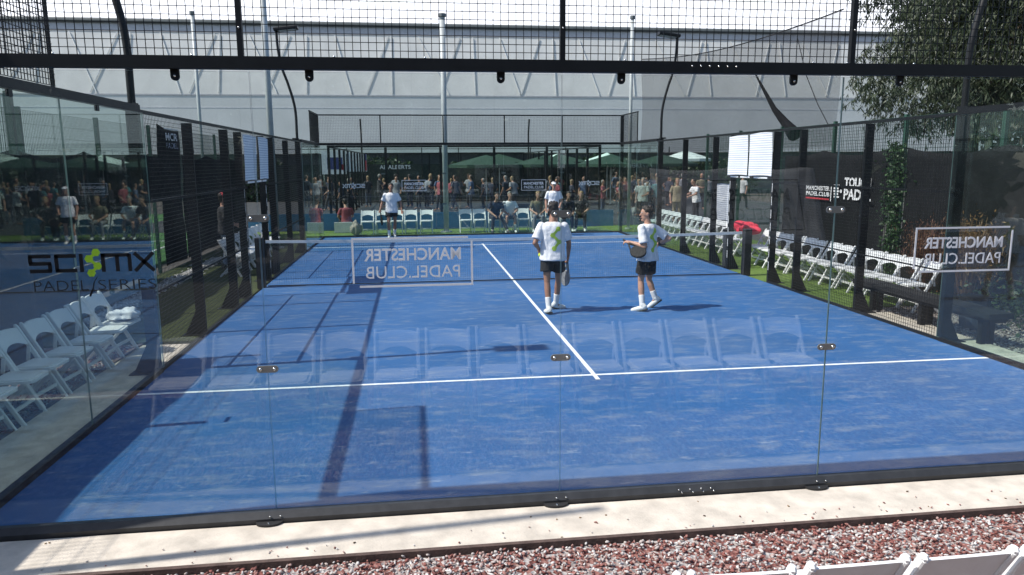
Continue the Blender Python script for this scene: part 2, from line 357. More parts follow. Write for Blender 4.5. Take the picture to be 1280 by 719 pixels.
def clamp(parent, x, y, z, face, ax, both=True):
    """stainless splice plate across a glass joint with two bolts"""
    mb = MB(); n = 10; hw, hh = .072, .024; poly = []
    for s_, c0 in ((1, hw-hh), (-1, -(hw-hh))):
        for i in range(n+1): t = -math.pi/2+math.pi*i/n; poly.append((c0+s_*hh*math.cos(t), s_*hh*math.sin(t)))
    if ax == 'y':
        mb.prism([(x+p, z+q) for p, q in poly], 1, y, y+face*.008)
    else:
        mb.prism([(y+p, z+q) for p, q in poly], 0, x, x+face*.008)
    o = mb.build('splice_plate', mat('plate_grey', (.25, .25, .24), .35, .6), parent)
    for s_ in (-1, 1):
        c = (x+s_*.045, y+face*.010, z) if ax == 'y' else (x+face*.010, y+s_*.045, z)
        MB().ball(c, .013).build('bolt', STEEL, o, smooth=True)
def end_wall(name, label, Y, out, G, near):
    """10 m end wall: five 2 m glass panes, 3 m tall, and 1 m of mesh above; out=-1/+1 is the outward Y side"""
    t = thing(name, label, 'glass wall', (5, Y, 0))
    for k in range(5): glass_pane('glass_pane', 2*k+.003, 2*k+1.997, Y-.006, Y+.006, .05, 2.99, G, t, 1)
    f = out
    MB().prism([(Y-f*.012, -.06), (Y+f*.062, -.06), (Y+f*.062, .012), (Y+f*.030, .052), (Y-f*.012, .052)][::int(f)], 0, -.02, 10.02).build('base_channel', mat('worn_black_channel', (.030, .031, .033), .5, var=.25, vscale=12), t)
    MB().box(-.06, 10.06, *sorted((Y+f*.070, Y+f*.010)), 2.998, 3.075).build('top_beam', BLACK, t)
    MB().box(-.06, 10.06, Y-.02, Y+.02, 3.94, 3.98).build('top_rail', BLACK, t)
    MB().box(-.06, 10.06, *sorted((Y+f*.008, Y-f*.03)), 3.012, 3.05).build('mesh_rail', BLACK, t)
    for X in (-.04, 1.96, 4.0, 6.04, 8.0, 10.04):
        MB().box(X-.017, X+.017, *sorted((Y-f*.008, Y+f*.030)), 3.0751, 3.9399).build('mesh_post', BLACK, t)
    for a, b in ((-.02, 4), (4, 10.02)): wires(a, b, 3.08, 3.94, .05, 'y', Y-f*.028, .0021).build('wire_mesh', BLACK, t, kind='stuff')
    if near:
        for X in (1.56, 2.37, 3.59, 4.40, 5.62, 6.41, 7.63, 8.4, .37):
            poly = [(X-.026, 3.0)]+[(X+.026*math.cos(a), 2.955+.026*math.sin(a)) for a in [math.pi+math.pi*i/8 for i in range(9)]]+[(X+.026, 3.0)]
            lg = MB().prism(poly, 1, Y+f*.0265, Y+f*.008).build('glass_lug', BLACK, t)
            MB().ball((X, Y+f*.028, 2.958), .009).build('bolt', STEEL, lg, smooth=True)
    for X in (2, 4, 6, 8):
        for Z in (1.06, 2.07): clamp(t, X, Y+f*.0062, Z, f, 'y')
        if near:
            for s_ in (-1, 1): MB().ball((X+s_*.035, Y+f*.063, .03), .007).build('bolt', STEEL, t, smooth=True)
            poly = [(X-.04+.09*math.cos(a), Y+f*.06+f*.062*math.sin(a)) for a in [math.pi*i/12 for i in range(13)]]
            ft = MB().prism(poly if f > 0 else poly[::-1], 2, -.019, -.004).build('foot_plate', BLACKMATTE, t)
            MB().ball((X-.04, Y+f*.098, -.004), .009).build('bolt', STEEL, ft)
    if near:
        for X, Z in [(4.88, .032), (4.965, .032), (5.05, .032), (5.125, .032), (4.905, .008), (4.99, .008), (5.07, .008), (5.15, .008), (4.96, -.035), (5.12, -.035)]:
            MB().ball((X, Y+f*.063, Z), .0065).build('bolt', STEEL, t, smooth=True)
        for i in range(6): MB().ball((4.87+.062*i, Y+f*.071, 3.045), .007).build('bolt', STEEL, t, smooth=True)
        for X in (.87, 2.53, 3.1, 4.42, 6.0, 6.5, 1.67, 5.75): MB().ball((X, Y+f*.03, 3.082), .008).build('bolt', STEEL, t, smooth=True)
        for X, z in ((4.0, 3.28), (6.04, 3.3), (1.96, 3.25)): MB().ball((X, Y+f*.032, z), .007).build('bolt', STEEL, t, smooth=True)
    return t
near_wall = end_wall('glass_end_wall', 'clear glass end wall nearest the camera with black beam and wire mesh above', 0, -1, GLASS, True)
far_wall = end_wall('glass_end_wall', 'far glass end wall behind the net and the two facing players', 20, 1, GLASSGREEN, False)

def club_sticker(parent, x0, x1, z0, z1, y, rz, label, broken):
    """framed MANCHESTER PADEL.CLUB vinyl, readable from the court side"""
    st = bpy.data.objects.new('club_sticker', None); COL.objects.link(st); st.parent = parent; st['label'] = label
    st.location = Vector(((x0+x1)/2, y, (z0+z1)/2))-parent.location
    w = .013; mb = MB(); d = .0012
    mb.box(x0, x1-(.03 if broken else 0), y-d, y+d, z1-w, z1); mb.box(x0, x0+w, y-d, y+d, z0+(.03 if broken else 0), z1-w-.001)
    mb.box(x1-w, x1, y-d, y+d, z0+w+.001, z1-(.0 if not broken else .03)); mb.box(x0+(.045 if broken else 0), x1, y-d, y+d, z0, z0+w)
    mb.build('sticker_frame', STICK, st)
    h = z1-z0; cx = (x0+x1)/2
    put_text('MANCHESTER', (x1-x0)*.80, h*.25, (cx, y, z0+h*.655), rz, STICK, st, .02)
    put_text('PADEL.CLUB', (x1-x0)*.78, h*.245, (cx, y, z0+h*.30), rz, STICK, st, 0)
club_sticker(near_wall, 2.585, 3.39, 1.595, 1.93, -.0085, R(180), 'grey framed lettering on the glass in front of the net, reversed as seen from outside', True)
club_sticker(near_wall, 6.64, 7.43, 1.595, 1.93, -.0085, R(180), 'grey framed lettering on the glass near the black bench, reversed as seen from outside', True)
club_sticker(far_wall, 2.6, 3.40, 1.50, 1.86, 19.9915, 0, 'grey framed lettering on the far glass beside the walking player', False)
club_sticker(far_wall, 6.6, 7.45, 1.48, 1.84, 19.9915, 0, 'grey framed lettering on the far glass behind the seated pair', False)
def sci_logo(parent, x0, x1, z0, z1, y, flip, matb, matl, series=True, label=None):
    """wide techno lettering SCI-MX with a lime molecule for the dash, PADEL SERIES in thin capitals under it"""
    st = bpy.data.objects.new('series_sticker', None); COL.objects.link(st); st.parent = parent
    if label: st['label'] = label
    st.location = Vector(((x0+x1)/2, y, (z0+z1)/2))-parent.location
    Wd = x1-x0; H = z1-z0; tz = H*.20; tx = tz
    def X(u): return (x1-u*Wd) if flip else (x0+u*Wd)
    def Z(v): return z0+v*H
    def seg(mb, a, b, wid=tz): mb.bar((X(a[0]), y, Z(a[1])), (X(b[0]), y, Z(b[1])), .0024, wid, (0, 1, 0))
    mb = MB(); e = .1
    for a, b in [((.0, .9), (.175, .9)), ((.012, .9), (.012, .5)), ((.0, .5), (.175, .5)), ((.163, .5), (.163, .1)), ((.0, .1), (.175, .1))]: seg(mb, a, b)
    for a, b in [((.205, .9), (.375, .9)), ((.217, .95), (.217, .05)), ((.205, .1), (.375, .1)), ((.413, 1), (.413, 0))]: seg(mb, a, b)
    for a, b in [((.587, 1), (.587, 0)), ((.575, .9), (.80, .9)), ((.70, .9), (.70, 0)), ((.80, .95), (.80, 0))]: seg(mb, a, b)
    for a, b in [((.84, 1), (.995, 0)), ((.84, 0), (.995, 1))]: seg(mb, a, b)
    mb.build('lettering', matb, st)
    g = MB(); pts = [(.535, 1.06), (.475, .72), (.54, .32), (.485, -.06)]
    for (u, v) in pts: g.prism([(X(u)+H*.225*math.cos(k*math.pi/3), Z(v)+H*.225*math.sin(k*math.pi/3)) for k in range(6)], 1, y-.0012, y+.0012)
    for a, b in zip(pts[:-1], pts[1:]): g.bar((X(a[0]), y, Z(a[1])), (X(b[0]), y, Z(b[1])), .0018, tz*.75, (0, 1, 0))
    g.build('molecule_emblem', matl, st)
    if series:
        rz = R(180) if flip else 0; c = mat('thin_grey_vinyl', (.03, .035, .04), .5)
        def tw(s_, a, b): put_text(s_, (b-a)*Wd, H*.56, ((X(a)+X(b))/2, y, Z(-.72)), rz, c, st, -.012)
        tw('PADEL', .02, .45); tw('SERIES', .53, 1.0)
        sl = MB(); seg(sl, (.455, -1.35), (.485, -.95), .012); seg(sl, (.485, -.95), (.50, -.55), .007); seg(sl, (.50, -.55), (.53, -.28), .004); sl.build('slash_stroke', matb, st)
sci_logo(near_wall, .59, 1.34, 1.745, 1.862, -.0085, False, STICKBLACK, LIME, True, 'black lettering with lime molecule on the glass above the shaded white chairs')
GREYV = mat('pale_grey_vinyl', (.6, .61, .62), .6)
sci_logo(far_wall, .68, 1.40, 1.62, 1.75, 19.9915, True, GREYV, GREYV, False, 'small reversed grey lettering on the far glass near the beige bag')
sci_logo(far_wall, 8.58, 9.30, 1.64, 1.77, 19.9915, True, GREYV, GREYV, False, 'small reversed grey lettering on the far glass near the corner pole')

def side_wall(name, label, X, out, G):
    """20 m side wall: 4 m of 3 m tall glass at each end, wire mesh bays between, open gateway either side of the net"""
    t = thing(name, label, 'side fence', (X, 10, 0)); f = out
    for a, b in ((0, 2), (2, 4), (16, 18), (18, 20)):
        glass_pane('glass_pane', X-.006, X+.006, a+(.012 if a == 0 else .004), b-(.012 if b == 20 else .004), .05, 2.99, G, t, 0)
    for a, b in ((.02, 3.94), (16.06, 19.98)):
        MB().box(*sorted((X+f*.062, X-f*.012)), a, b, -.06, .052).build('base_channel', BLACK, t)
        MB().box(*sorted((X+f*.066, X-f*.004)), a, b, 2.992, 3.072).build('glass_rail', BLACK, t)
    for a, b in ((.02, 1.96), (18.04, 19.98)):
        wires(a, b, 3.08, 3.92, .05, 'x', X-f*.0, .0028).build('wire_mesh', BLACK, t, kind='stuff')
        MB().box(*sorted((X+f*.04, X+f*.006)), a, b, 3.94, 3.98).build('top_rail', BLACK, t)
        MB().box(*sorted((X+f*.03, X+f*.006)), (b if a < 5 else a)-.012, (b if a < 5 else a)+.012, 3.074, 3.939).build('mesh_post', BLACK, t)
    MB().box(*sorted((X+f*.04, X+f*.004)), 3.945, 16.055, 2.985, 3.025).build('top_rail', BLACK, t)
    for a, b in ((3.94, 8.94), (11.06, 16.06)):
        MB().box(*sorted((X+f*.034, X+f*.006)), a, b, 1.985, 2.012).build('middle_rail', BLACK, t)
        MB().box(*sorted((X+f*.030, X+f*.008)), a, b, .935, .953).build('lower_rail', BLACK, t)
        MB().box(*sorted((X+f*.05, X+f*.004)), a, b, -.06, .035).build('bottom_rail', BLACK, t)
    MB().box(*sorted((X+f*.05, X+f*.004)), 8.97, 11.03, 2.06, 2.11).build('gate_header', BLACK, t)
    for a, b in ((4.05, 6), (6, 8), (8, 8.95), (11.05, 12), (12, 14), (14, 15.95)):
        wires(a, b, .04, 2.98, .05, 'x', X+f*.002, .0019).build('wire_mesh', BLACK, t, kind='stuff')
    wires(9, 11, 2.12, 2.98, .05, 'x', X+f*.002, .0019).build('wire_mesh', BLACK, t, kind='stuff')
    for yy in (4, 6, 8, 9, 11, 12, 14, 16):
        w_ = .042 if yy in (4, 16) else .028
        p = MB().box(*sorted((X+f*.165, X+f*.036)), yy-w_, yy+w_, -.06, 3.06 if yy in (4, 16) else 2.98).build('fence_post', BLACK, t)
        poly = [(X+f*.164, -.05), (X+f*.34, -.05), (X+f*.34, -.02), (X+f*.164, .34)]
        MB().prism(poly, 1, yy-.008, yy+.008).build('gusset_plate', BLACK, p)
        MB().box(*sorted((X+f*.37, X+f*.03)), yy-.1, yy+.1, -.055, -.012).build('base_plate', BLACK, p)
        if yy in (9, 11):
            sb = MB(); tp = MB()
            for k in range(22): sb.ball((X+f*.03, yy-w_+.012, .2+.087*k), .007, 6)
            for k in range(7): tp.box(*sorted((X+f*.036, X+f*.033)), yy-w_-.0, yy-w_+.02, .25+.26*k, .25+.26*k+.17)
            sb.build('bolt_row', STEEL, p, kind='stuff'); tp.build('tape_strip', TAPE, p, kind='stuff')
        else:
            sb = MB()
            for z in (.4, 1.0, 1.55, 2.05, 2.6): sb.ball((X+f*.03, yy, z), .010, 6)
            sb.build('bolt_row', STEEL, p, kind='stuff')
    clamp(t, X-f*.0062, 2, 1.5, -f, 'x')
    for yy in (1.2, 2.78):
        MB().box(X-.012, X+.012, yy-.03, yy+.03, 2.93, 2.985).build('glass_lug', BLACK, t)
    return t
wall_l = side_wall('side_fence', 'black mesh and glass side fence beside the shaded white chairs', 0, -1, GLASSGREEN)
wall_r = side_wall('side_fence', 'black mesh and glass side fence beside the sunlit chairs and bench', 10, 1, GLASSGREEN)
# corner posts of the end walls
for X, Y, w in ((0, 0, 'near corner outside the left edge of view'), (10, 0, 'near corner behind the bench end'), (0, 20, 'far corner by the beige bag'), (10, 20, 'far corner by the white poles')):
    sx = -1 if X == 0 else 1; sy = -1 if Y == 0 else 1
    par = near_wall if Y == 0 else far_wall
    MB().box(*sorted((X+sx*.075, X+sx*.16)), *sorted((Y+sy*.075, Y+sy*.16)), -.06, 3.98).build('corner_post', BLACK, par)

# white ruled sheets tied behind the mesh over both gateways, and one curled sheet beside
SHEETM, n_, l_, b_ = newmat('ruled_white_sheet'); b_.inputs['Roughness'].default_value = .8
tcx = coords(n_, l_); wv = n_.new('ShaderNodeTexWave'); wv.bands_direction = 'Z'; wv.inputs['Scale'].default_value = 6.8; l_.new(tcx, wv.inputs['Vector'])
l_.new(ramp(n_, l_, wv.outputs['Fac'], [(.10, (.40, .42, .5)), (.24, (.80, .80, .80))]), b_.inputs['Base Color'])
def sheet(X, y0, y1, z0, z1, label, curl=0.0, skew=0.0):
    mb = MB(); n = 8; m = 6; vs = []
    for i in range(n+1):
        for j in range(m+1):
            u, v = j/m, i/n
            vs.append((X+.012*math.sin(5*u+3*v)+curl*(1-v)**2*.3, y0+(y1-y0)*u+curl*(1-v)*.10+skew*(1-v), z0+(z1-z0)*v+.012*math.sin(4*u)))
    fs = [(i*(m+1)+j, i*(m+1)+j+1, (i+1)*(m+1)+j+1, (i+1)*(m+1)+j) for i in range(n) for j in range(m)]
    o = mb.add(vs, fs).build('paper_sheet', SHEETM); sol = o.modifiers.new('thickness', 'SOLIDIFY'); sol.thickness = .003
    prop(o, label, 'sheet', 'ruled white sheets hung on the mesh'); return o
sheet(9.965, 8.96, 9.95, 2.12, 2.97, 'large white ruled sheet over the sunlit gateway, nearer the bench', 0, -.05)
sheet(9.965, 10.03, 10.98, 2.12, 2.95, 'large white ruled sheet over the sunlit gateway, farther from the bench', 0, -.03)
sheet(.035, 8.8, 9.85, 2.12, 2.93, 'backlit bluish ruled sheet over the shaded gateway, nearer the camera')
sheet(.035, 10.1, 11.0, 2.12, 2.93, 'backlit bluish ruled sheet over the shaded gateway, farther from the camera')
sheet(10.09, 11.14, 11.85, 1.05, 1.90, 'narrow curled white ruled sheet on the mesh beyond the sunlit gateway', .25)
# small cards on the gate headers
for X, f in ((10, 1), (0, -1)):
    par = wall_r if X else wall_l
    for a, b in ((9.15, 9.75), (9.95, 10.4), (10.5, 10.9)):
        MB().box(*sorted((X+f*.003, X+f*.0005)), a, b, 2.066, 2.10).build('header_strip', TAPE, par)

# ------------------------------------------------------------------ net
net = thing('padel_net', 'net with white top band across the middle of the blue court', 'net', (5, 10, 0))
mb = MB()
def ztop(x): return .865+.045*((x-5)/5)**2
for i in range(219):
    x = .08+i*.045; mb.bar((x, 10, .03), (x, 10, ztop(x)), .0022, .0022)
for k in range(19):
    v = k/19; mb.tube([(x, 10.002, .03+(ztop(x)-.03)*v) for x in np.linspace(.08, 9.92, 13)], .0011, 4)
mb.build('net_mesh', mat('grey_net_cord', (.10, .115, .13), .8), net, kind='stuff')
mb = MB()
for i in range(20):
    a, b = .08+i*.492, .08+(i+1)*.492; mb.bar((a, 10, ztop(a)), (b, 10, ztop(b)), .014, .055, (0, 1, 0))
mb.build('top_band', TAPE, net)
MB().bar((.08, 10, .028), (9.92, 10, .028), .012, .02, (0, 1, 0)).build('bottom_cord', BLACKMATTE, net)
for X in (-.04, 10.04):
    MB().box(X-.075, X+.075, 9.93, 10.08, -.05, .985).build('net_post', BLACKMATTE, net)
tb = thing('gate_bin', 'short dark grey box post standing at the sunlit gateway beyond the net', 'box', (10.22, 11.35, 0))
MB().box(10.12, 10.30, 11.28, 11.44, -.05, .82).build('body', mat('dark_grey_box', (.07, .075, .08), .6), tb); MB().box(10.11, 10.31, 11.27, 11.45, .8201, .85).build('lid', BLACK, tb)

# ------------------------------------------------------------------ floodlight posts
def lamp_post(X, Y, out, pts, label, head=True, r=.035):
    t = thing('lamp_post', label, 'lamp post', (X, Y, 0), group='floodlight posts on the side fences')
    P = []
    q = [Vector((X+out*a, Y, z)) for a, z in pts]
    for i in range(len(q)-1):
        p0, p1, p2, p3 = q[max(i-1, 0)], q[i], q[i+1], q[min(i+2, len(q)-1)]
        for k in range(6):
            s_ = k/6; P.append(.5*((2*p1)+(p2-p0)*s_+(2*p0-5*p1+4*p2-p3)*s_*s_+(3*p1-p0-3*p2+p3)*s_**3))
    P.append(q[-1])
    MB().tube(P, r, 10).build('pole', BLACK, t, smooth=True)
    MB().box(X+out*.06 if out > 0 else X-.22, X+.22 if out > 0 else X-.06, Y-.09, Y+.09, 3.062, 3.10).build('bracket', BLACK, t)
    if head:
        hx = q[-1].x; hz = q[-1].z
        h = MB().bar((hx+out*.05, Y, hz+.02), (hx-out*.56, Y, hz+.09), .30, .085, (0, 1, 0), .02).build('lamp_head', BLACK, t)
        MB().bar((hx-out*.06, Y, hz-.02), (hx-out*.52, Y, hz+.032), .24, .012, (0, 1, 0)).build('lens', mat('lamp_lens', (.3, .3, .28), .3), h)
    return t
curve = [(.10, -.05), (.10, 3.0), (.10, 3.7), (.15, 4.1), (.27, 4.55), (.40, 4.95), (.47, 5.4), (.49, 5.88)]
lamp_post(0, 4, -1, curve, 'thick curved black lamp post by the shaded chairs, its head out of frame', r=.042)
lamp_post(0, 16, -1, curve, 'slim black lamp post with its head in front of a thick grey pole')
lamp_post(10, 4, 1, curve, 'thick curved black lamp post in front of the willow leaves', r=.042)
lamp_post(10, 16, 1, curve, 'slim black lamp post with its head beside the far white pole')
# tall plain mast off frame, the one whose shadow crosses the concrete strip
t = thing('flood_mast', 'tall grey mast whose shadow crosses the pale concrete strip', 'mast', (-1.62, -.70, 0))
MB().tube([(-1.62, -.70, -.1), (-1.62, -.70, 7.6)], [.05, .04], 10).build('pole', GREYPOLE, t, smooth=True)
MB().box(-1.72, -1.52, -.80, -.60, -.09, -.03).build('base_plate', STEEL, t)
# grey masts at the far end
for (x, y, h, r, w) in [(-4.05, 21.5, 7.25, .055, 'pale mast rising behind the shaded mesh fence'), (-1.0, 17.2, 9.5, .085, 'thick grey mast passing behind the slim lamp post'),
                        (4.1, 21.35, 7.3, .095, 'grey mast standing on the turf between the two rows of white chairs'), (10.75, 21.35, 7.35, .06, 'pale mast behind the far glass corner')]:
    t = thing('grey_mast', w, 'mast', (x, y, 0), group='grey masts at the far end')
    MB().tube([(x, y, -.08), (x, y, h)], r, 12).build('pole', GREYPOLE, t, smooth=True)
    MB().tube([(x, y, h), (x, y, h+.10)], r*1.5, 10).build('cap', mat('dark_cap', (.12, .13, .13), .5), t)
    MB().tube([(x, y, -.02), (x, y, .03)], r*2.2, 10).build('base_flange', GREYPOLE, t)

# ------------------------------------------------------------------ chairs
def chair_parts():
    P = []
    for s_ in (-1, 1):
        P.append(('front_leg', MB().bar((s_*.212, -.25, .795), (s_*.212, .185, .0), .030, .046, (1, 0, 0), .007).ball((s_*.212, -.253, .80), (.018, .025, .022), 8)))
        P.append(('rear_leg', MB().bar((s_*.175, .13, .425), (s_*.175, -.27, .0), .024, .04, (1, 0, 0), .005)))
        P.append(('brace', MB().bar((s_*.192, -.155, .43), (s_*.192, -.135, .575), .012, .035, (1, 0, 0))))
    # backrest: arched lower edge, slightly dished
    n = 10; vs = []; fs = []
    for i in range(n+1):
        u = -1+2*i/n; x = u*.196; dz = .0 if abs(u) > .999 else .0; lo = .60+.055*(1-abs(u)**2.2); hi = .785+.016*(1-u*u); dish = -.018*(1-u*u)
        def yy(z): return -.25+.435*(.795-z)/.795+dish
        vs += [(x, yy(lo)+.011, lo), (x, yy(hi)+.011, hi), (x, yy(hi)-.011, hi), (x, yy(lo)-.011, lo)]
    for i in range(n):
        for k in range(4): fs.append((i*4+k, (i+1)*4+k, (i+1)*4+(k+1) % 4, i*4+(k+1) % 4))
    fs += [(3, 2, 1, 0), tuple(n*4+k for k in range(4))]
    P.append(('backrest', MB().add(vs, fs)))
    # seat: rounded slab with a raised rim and a padded middle
    poly = [(-.195, -.11), (.195, -.11), (.2, .20), (.185, .265), (.14, .285), (-.14, .285), (-.185, .265), (-.2, .20)]
    P.append(('seat', MB().prism([(x, y) for x, y in poly], 2, .422, .448).prism([(x*.86, y*.84+.012) for x, y in poly], 2, .4485, .458)))
    P.append(('front_stretcher', MB().bar((-.198, .098, .16), (.198, .098, .16), .018, .036, (0, 1, 0))))
    P.append(('rear_stretcher', MB().bar((-.163, -.13, .15), (.163, -.13, .15), .018, .036, (0, 1, 0))))
    return [(n_, b.mesh(n_, WHITE)) for n_, b in P]
CHAIR = chair_parts()
def chair(x, y, rz, label, group, z=-.02):
    t = thing('folding_chair', label, 'chair', (x, y, z), rz, group)
    for n_, me in CHAIR:
        o = bpy.data.objects.new(n_, me); COL.objects.link(o); o.parent = t
    return t
# on the red gravel in front of the camera, facing the court (their reflection lies over the turf)
for i in range(13):
    x = 4.805+.505*(i-8)
    near = {8: 'white folding chair on the red gravel with gravel right in front of its whole back', 9: 'white folding chair on the red gravel with gravel showing under its back', 7: 'white folding chair on the red gravel of which only one post top shows'}
    chair(x+rng.uniform(-.01, .01), -2.085+rng.uniform(-.015, .015), R(rng.uniform(-2, 2)), near.get(i, 'white folding chair on the red gravel, seen only as a reflection in the near glass'), 'white folding chairs on the red gravel', -.035)
# shaded row beside the near glass
ys = [.90, 1.42, 1.95, 2.47, 3.0, 3.52, 4.05, 4.56, 5.08]
for i, y in enumerate(ys):
    lb = 'white folding chair in the shade with a white cloth on its seat' if i == 8 else f'white folding chair in the shade, {ORD[7-i]} before the chair with the cloth'
    chair(-.93+rng.uniform(-.03, .03), y+rng.uniform(-.02, .02), R(-90+rng.uniform(-5, 5)), lb, 'white folding chairs in the shade', -.045)
# row behind the far glass
fx = [(1.36, 0), (1.86, 0), (2.36, 0), (2.86, 0), (3.40, 0), (4.78, 1), (5.28, 1), (5.80, 1), (6.32, 1), (6.84, 1), (7.34, 1), (7.86, 1), (8.38, 1), (8.90, 1)]
for i, (x, g) in enumerate(fx):
    lb = f'white folding chair behind the far glass, {ORD[i]} from the beige bag' if not g else f'white folding chair behind the far glass, {ORD[i-5]} past the grey mast away from the bag'
    chair(x, 21.15+rng.uniform(-.05, .05), R(180+rng.uniform(-6, 6)), lb, 'white folding chairs behind the far glass', -.015)
# sunlit row on the green turf in front of the black screen
y = 6.0; k = 0
while y < 12.0:
    chair(11.16+rng.uniform(-.04, .04), y+rng.uniform(-.02, .02), R(90+rng.uniform(-6, 6)), f'white folding chair on the sunlit turf, {ORD[k]} from the bench end', 'white folding chairs on the sunlit turf by the bench', -.02); y += .482; k += 1
y = 13.2; k = 0
while y < 20.2:
    chair(11.25, y, R(90+rng.uniform(-3, 3)), f'white folding chair on the turf beyond the gateway, {ORD[k]} past the red jacket', 'white folding chairs on the turf beyond the gateway', -.02); y += .47; k += 1
# row along the shaded side beyond the gateway
for i in range(9): chair(-.98, 11.9+.5*i, R(-90+rng.uniform(-4, 4)), f'white folding chair outside the shaded mesh, {ORD[i]} beyond the net post', 'white folding chairs outside the shaded mesh beyond the net', -.02)
def cloth_blob(name, label, cat, c, size, m, sag=.5, seed=1):
    bm = bmesh.new(); bmesh.ops.create_icosphere(bm, subdivisions=4, radius=1)
    r_ = np.random.default_rng(seed); ph = r_.uniform(0, 6.28, 6)
    for v in bm.verts:
        p = v.co; k = 1+.16*math.sin(5*p.x+ph[0]+2*p.y)+.12*math.sin(7*p.y+ph[1]+3*p.z)+.08*math.sin(13*p.x+9*p.y+ph[2])
        v.co = Vector((p.x*k*size[0], p.y*k*size[1], (p.z*k if p.z > 0 else p.z*sag)*size[2]))
    me = bpy.data.meshes.new(name); bm.to_mesh(me); bm.free(); me.polygons.foreach_set('use_smooth', [True]*len(me.polygons))
    o = link(name, me, m); o.location = c; return prop(o, label, cat)
cloth_blob('folded_cloth', 'crumpled white cloth lying on the shaded chair seat nearest the mesh', 'cloth', (-.80, 5.10, .455), (.2, .19, .10), mat('white_cloth', (.7, .7, .74), .9), .2, 4)
cloth_blob('red_jacket', 'red jacket heaped over the chair by the sunlit gateway', 'jacket', (11.0, 12.1, .80), (.20, .55, .16), mat('red_cloth', (.62, .03, .06), .8), .9, 6)
cloth_blob('kit_bag', 'beige bag standing on the turf at the end of the far chairs', 'bag', (.98, 20.85, .18), (.19, .16, .26), mat('beige_canvas', (.34, .30, .25), .9), .8, 8)

# bench outside the sunlit glass
t = thing('bench', 'low black bench outside the mesh in front of the sunlit chairs', 'bench', (10.55, 5.2, 0))
MB().box(10.38, 10.74, 3.55, 6.62, .36, .43).build('seat', BLACKMATTE, t); MB().box(10.44, 10.68, 3.6, 6.57, .30, .3599).build('frame', BLACK, t)
for yy in (3.8, 5.0, 6.2):
    MB().box(10.47, 10.54, yy-.04, yy+.04, -.04, .2999).build('leg', BLACK, t); MB().box(10.59, 10.66, yy-.04, yy+.04, -.04, .2999).build('leg', BLACK, t)
# dark waste bag by the bench end
t = thing('litter_bin', 'dark blue grey bin beside the bench on the pale gravel', 'bin', (11.15, 4.75, 0))
MB().tube([(11.15, 4.75, -.05), (11.15, 4.75, .40)], [.17, .21], 14).build('body', mat('blue_grey_plastic', (.045, .06, .085), .5), t); MB().tube([(11.15, 4.75, .4001), (11.15, 4.75, .44)], [.225, .22], 14).build('rim', BLACK, t)
# ------------------------------------------------------------------ perimeter fences with screen cloth
def cloth_panel(mb, X, y0, y1, z0, z1, sagw=1.9, sag=.10, wob=.02, n_=None):
    n = n_ or max(4, int((y1-y0)/.12)); m = 14; vs = []
    for i in range(m+1):
        v = i/m
        for j in range(n+1):
            u = y0+(y1-y0)*j/n; ph = ((u-y0)/sagw) % 1; top = z1-sag*4*ph*(1-ph)
            vs.append((X+wob*math.sin(3.1*u+2*v)*math.sin(2.2*v+u)+wob*.6*math.sin(9*v+1.7*u), u, z0+(top-z0)*v))
    return mb.add(vs, [(i*(n+1)+j, i*(n+1)+j+1, (i+1)*(n+1)+j+1, (i+1)*(n+1)+j) for i in range(m) for j in range(n)])
def solidify(o, th=.004):
    s_ = o.modifiers.new('thickness', 'SOLIDIFY'); s_.thickness = th; return o
def perimeter(name, label, X, y0, y1, H, side, spacing=2.5):
    t = thing(name, label, 'fence', (X, (y0+y1)/2, 0)); n = int((y1-y0)/spacing)
    for i in range(n+1):
        y = y0+(y1-y0)*i/n; MB().box(X-.035, X+.035, y-.035, y+.035, -.09, H+.05).build('fence_post', GREENPOST, t)
    mb = wires(y0, y1, .05, H, .05, 'x', X+side*.042, .0022, .20); mb.build('wire_mesh', GREENPOST, t, kind='stuff')
    return t
fr = perimeter('perimeter_fence', 'green wire fence with black screen behind the sunlit chairs', 12.6, 1.2, 18.7, 3.25, -1)
for a, b in ((1.2, 8.42), (9.02, 13.2)):
    solidify(cloth_panel(MB(), 12.50, a, b, .03, 2.66, 2.4, .13, .03).build('screen_cloth', SCREEN, fr, smooth=True))
fl = perimeter('perimeter_fence', 'green wire fence with black screen behind the shaded chairs', -2.95, 4.6, 21.6, 3.25, 1)
for a, b, h in ((4.6, 11.7, 2.66), (13.4, 14.9, 3.35), (15.0, 21.6, 2.66)):
    solidify(cloth_panel(MB(), -2.86, a, b, .03, h, 2.4, .12, .03).build('screen_cloth', SCREEN, fl, smooth=True))
MB().box(-2.93, -2.86, 11.72, 13.38, 1.62, 2.6).build('valance', SCREEN, fl)
fn = perimeter('perimeter_fence', 'screened fence outside the left edge of view that shades the near chairs', -1.55, -3.2, 4.35, 3.2, 1)
solidify(cloth_panel(MB(), -1.47, -3.2, 4.35, .03, 2.55, 2.4, .03, .02).build('screen_cloth', SCREEN, fn, smooth=True))
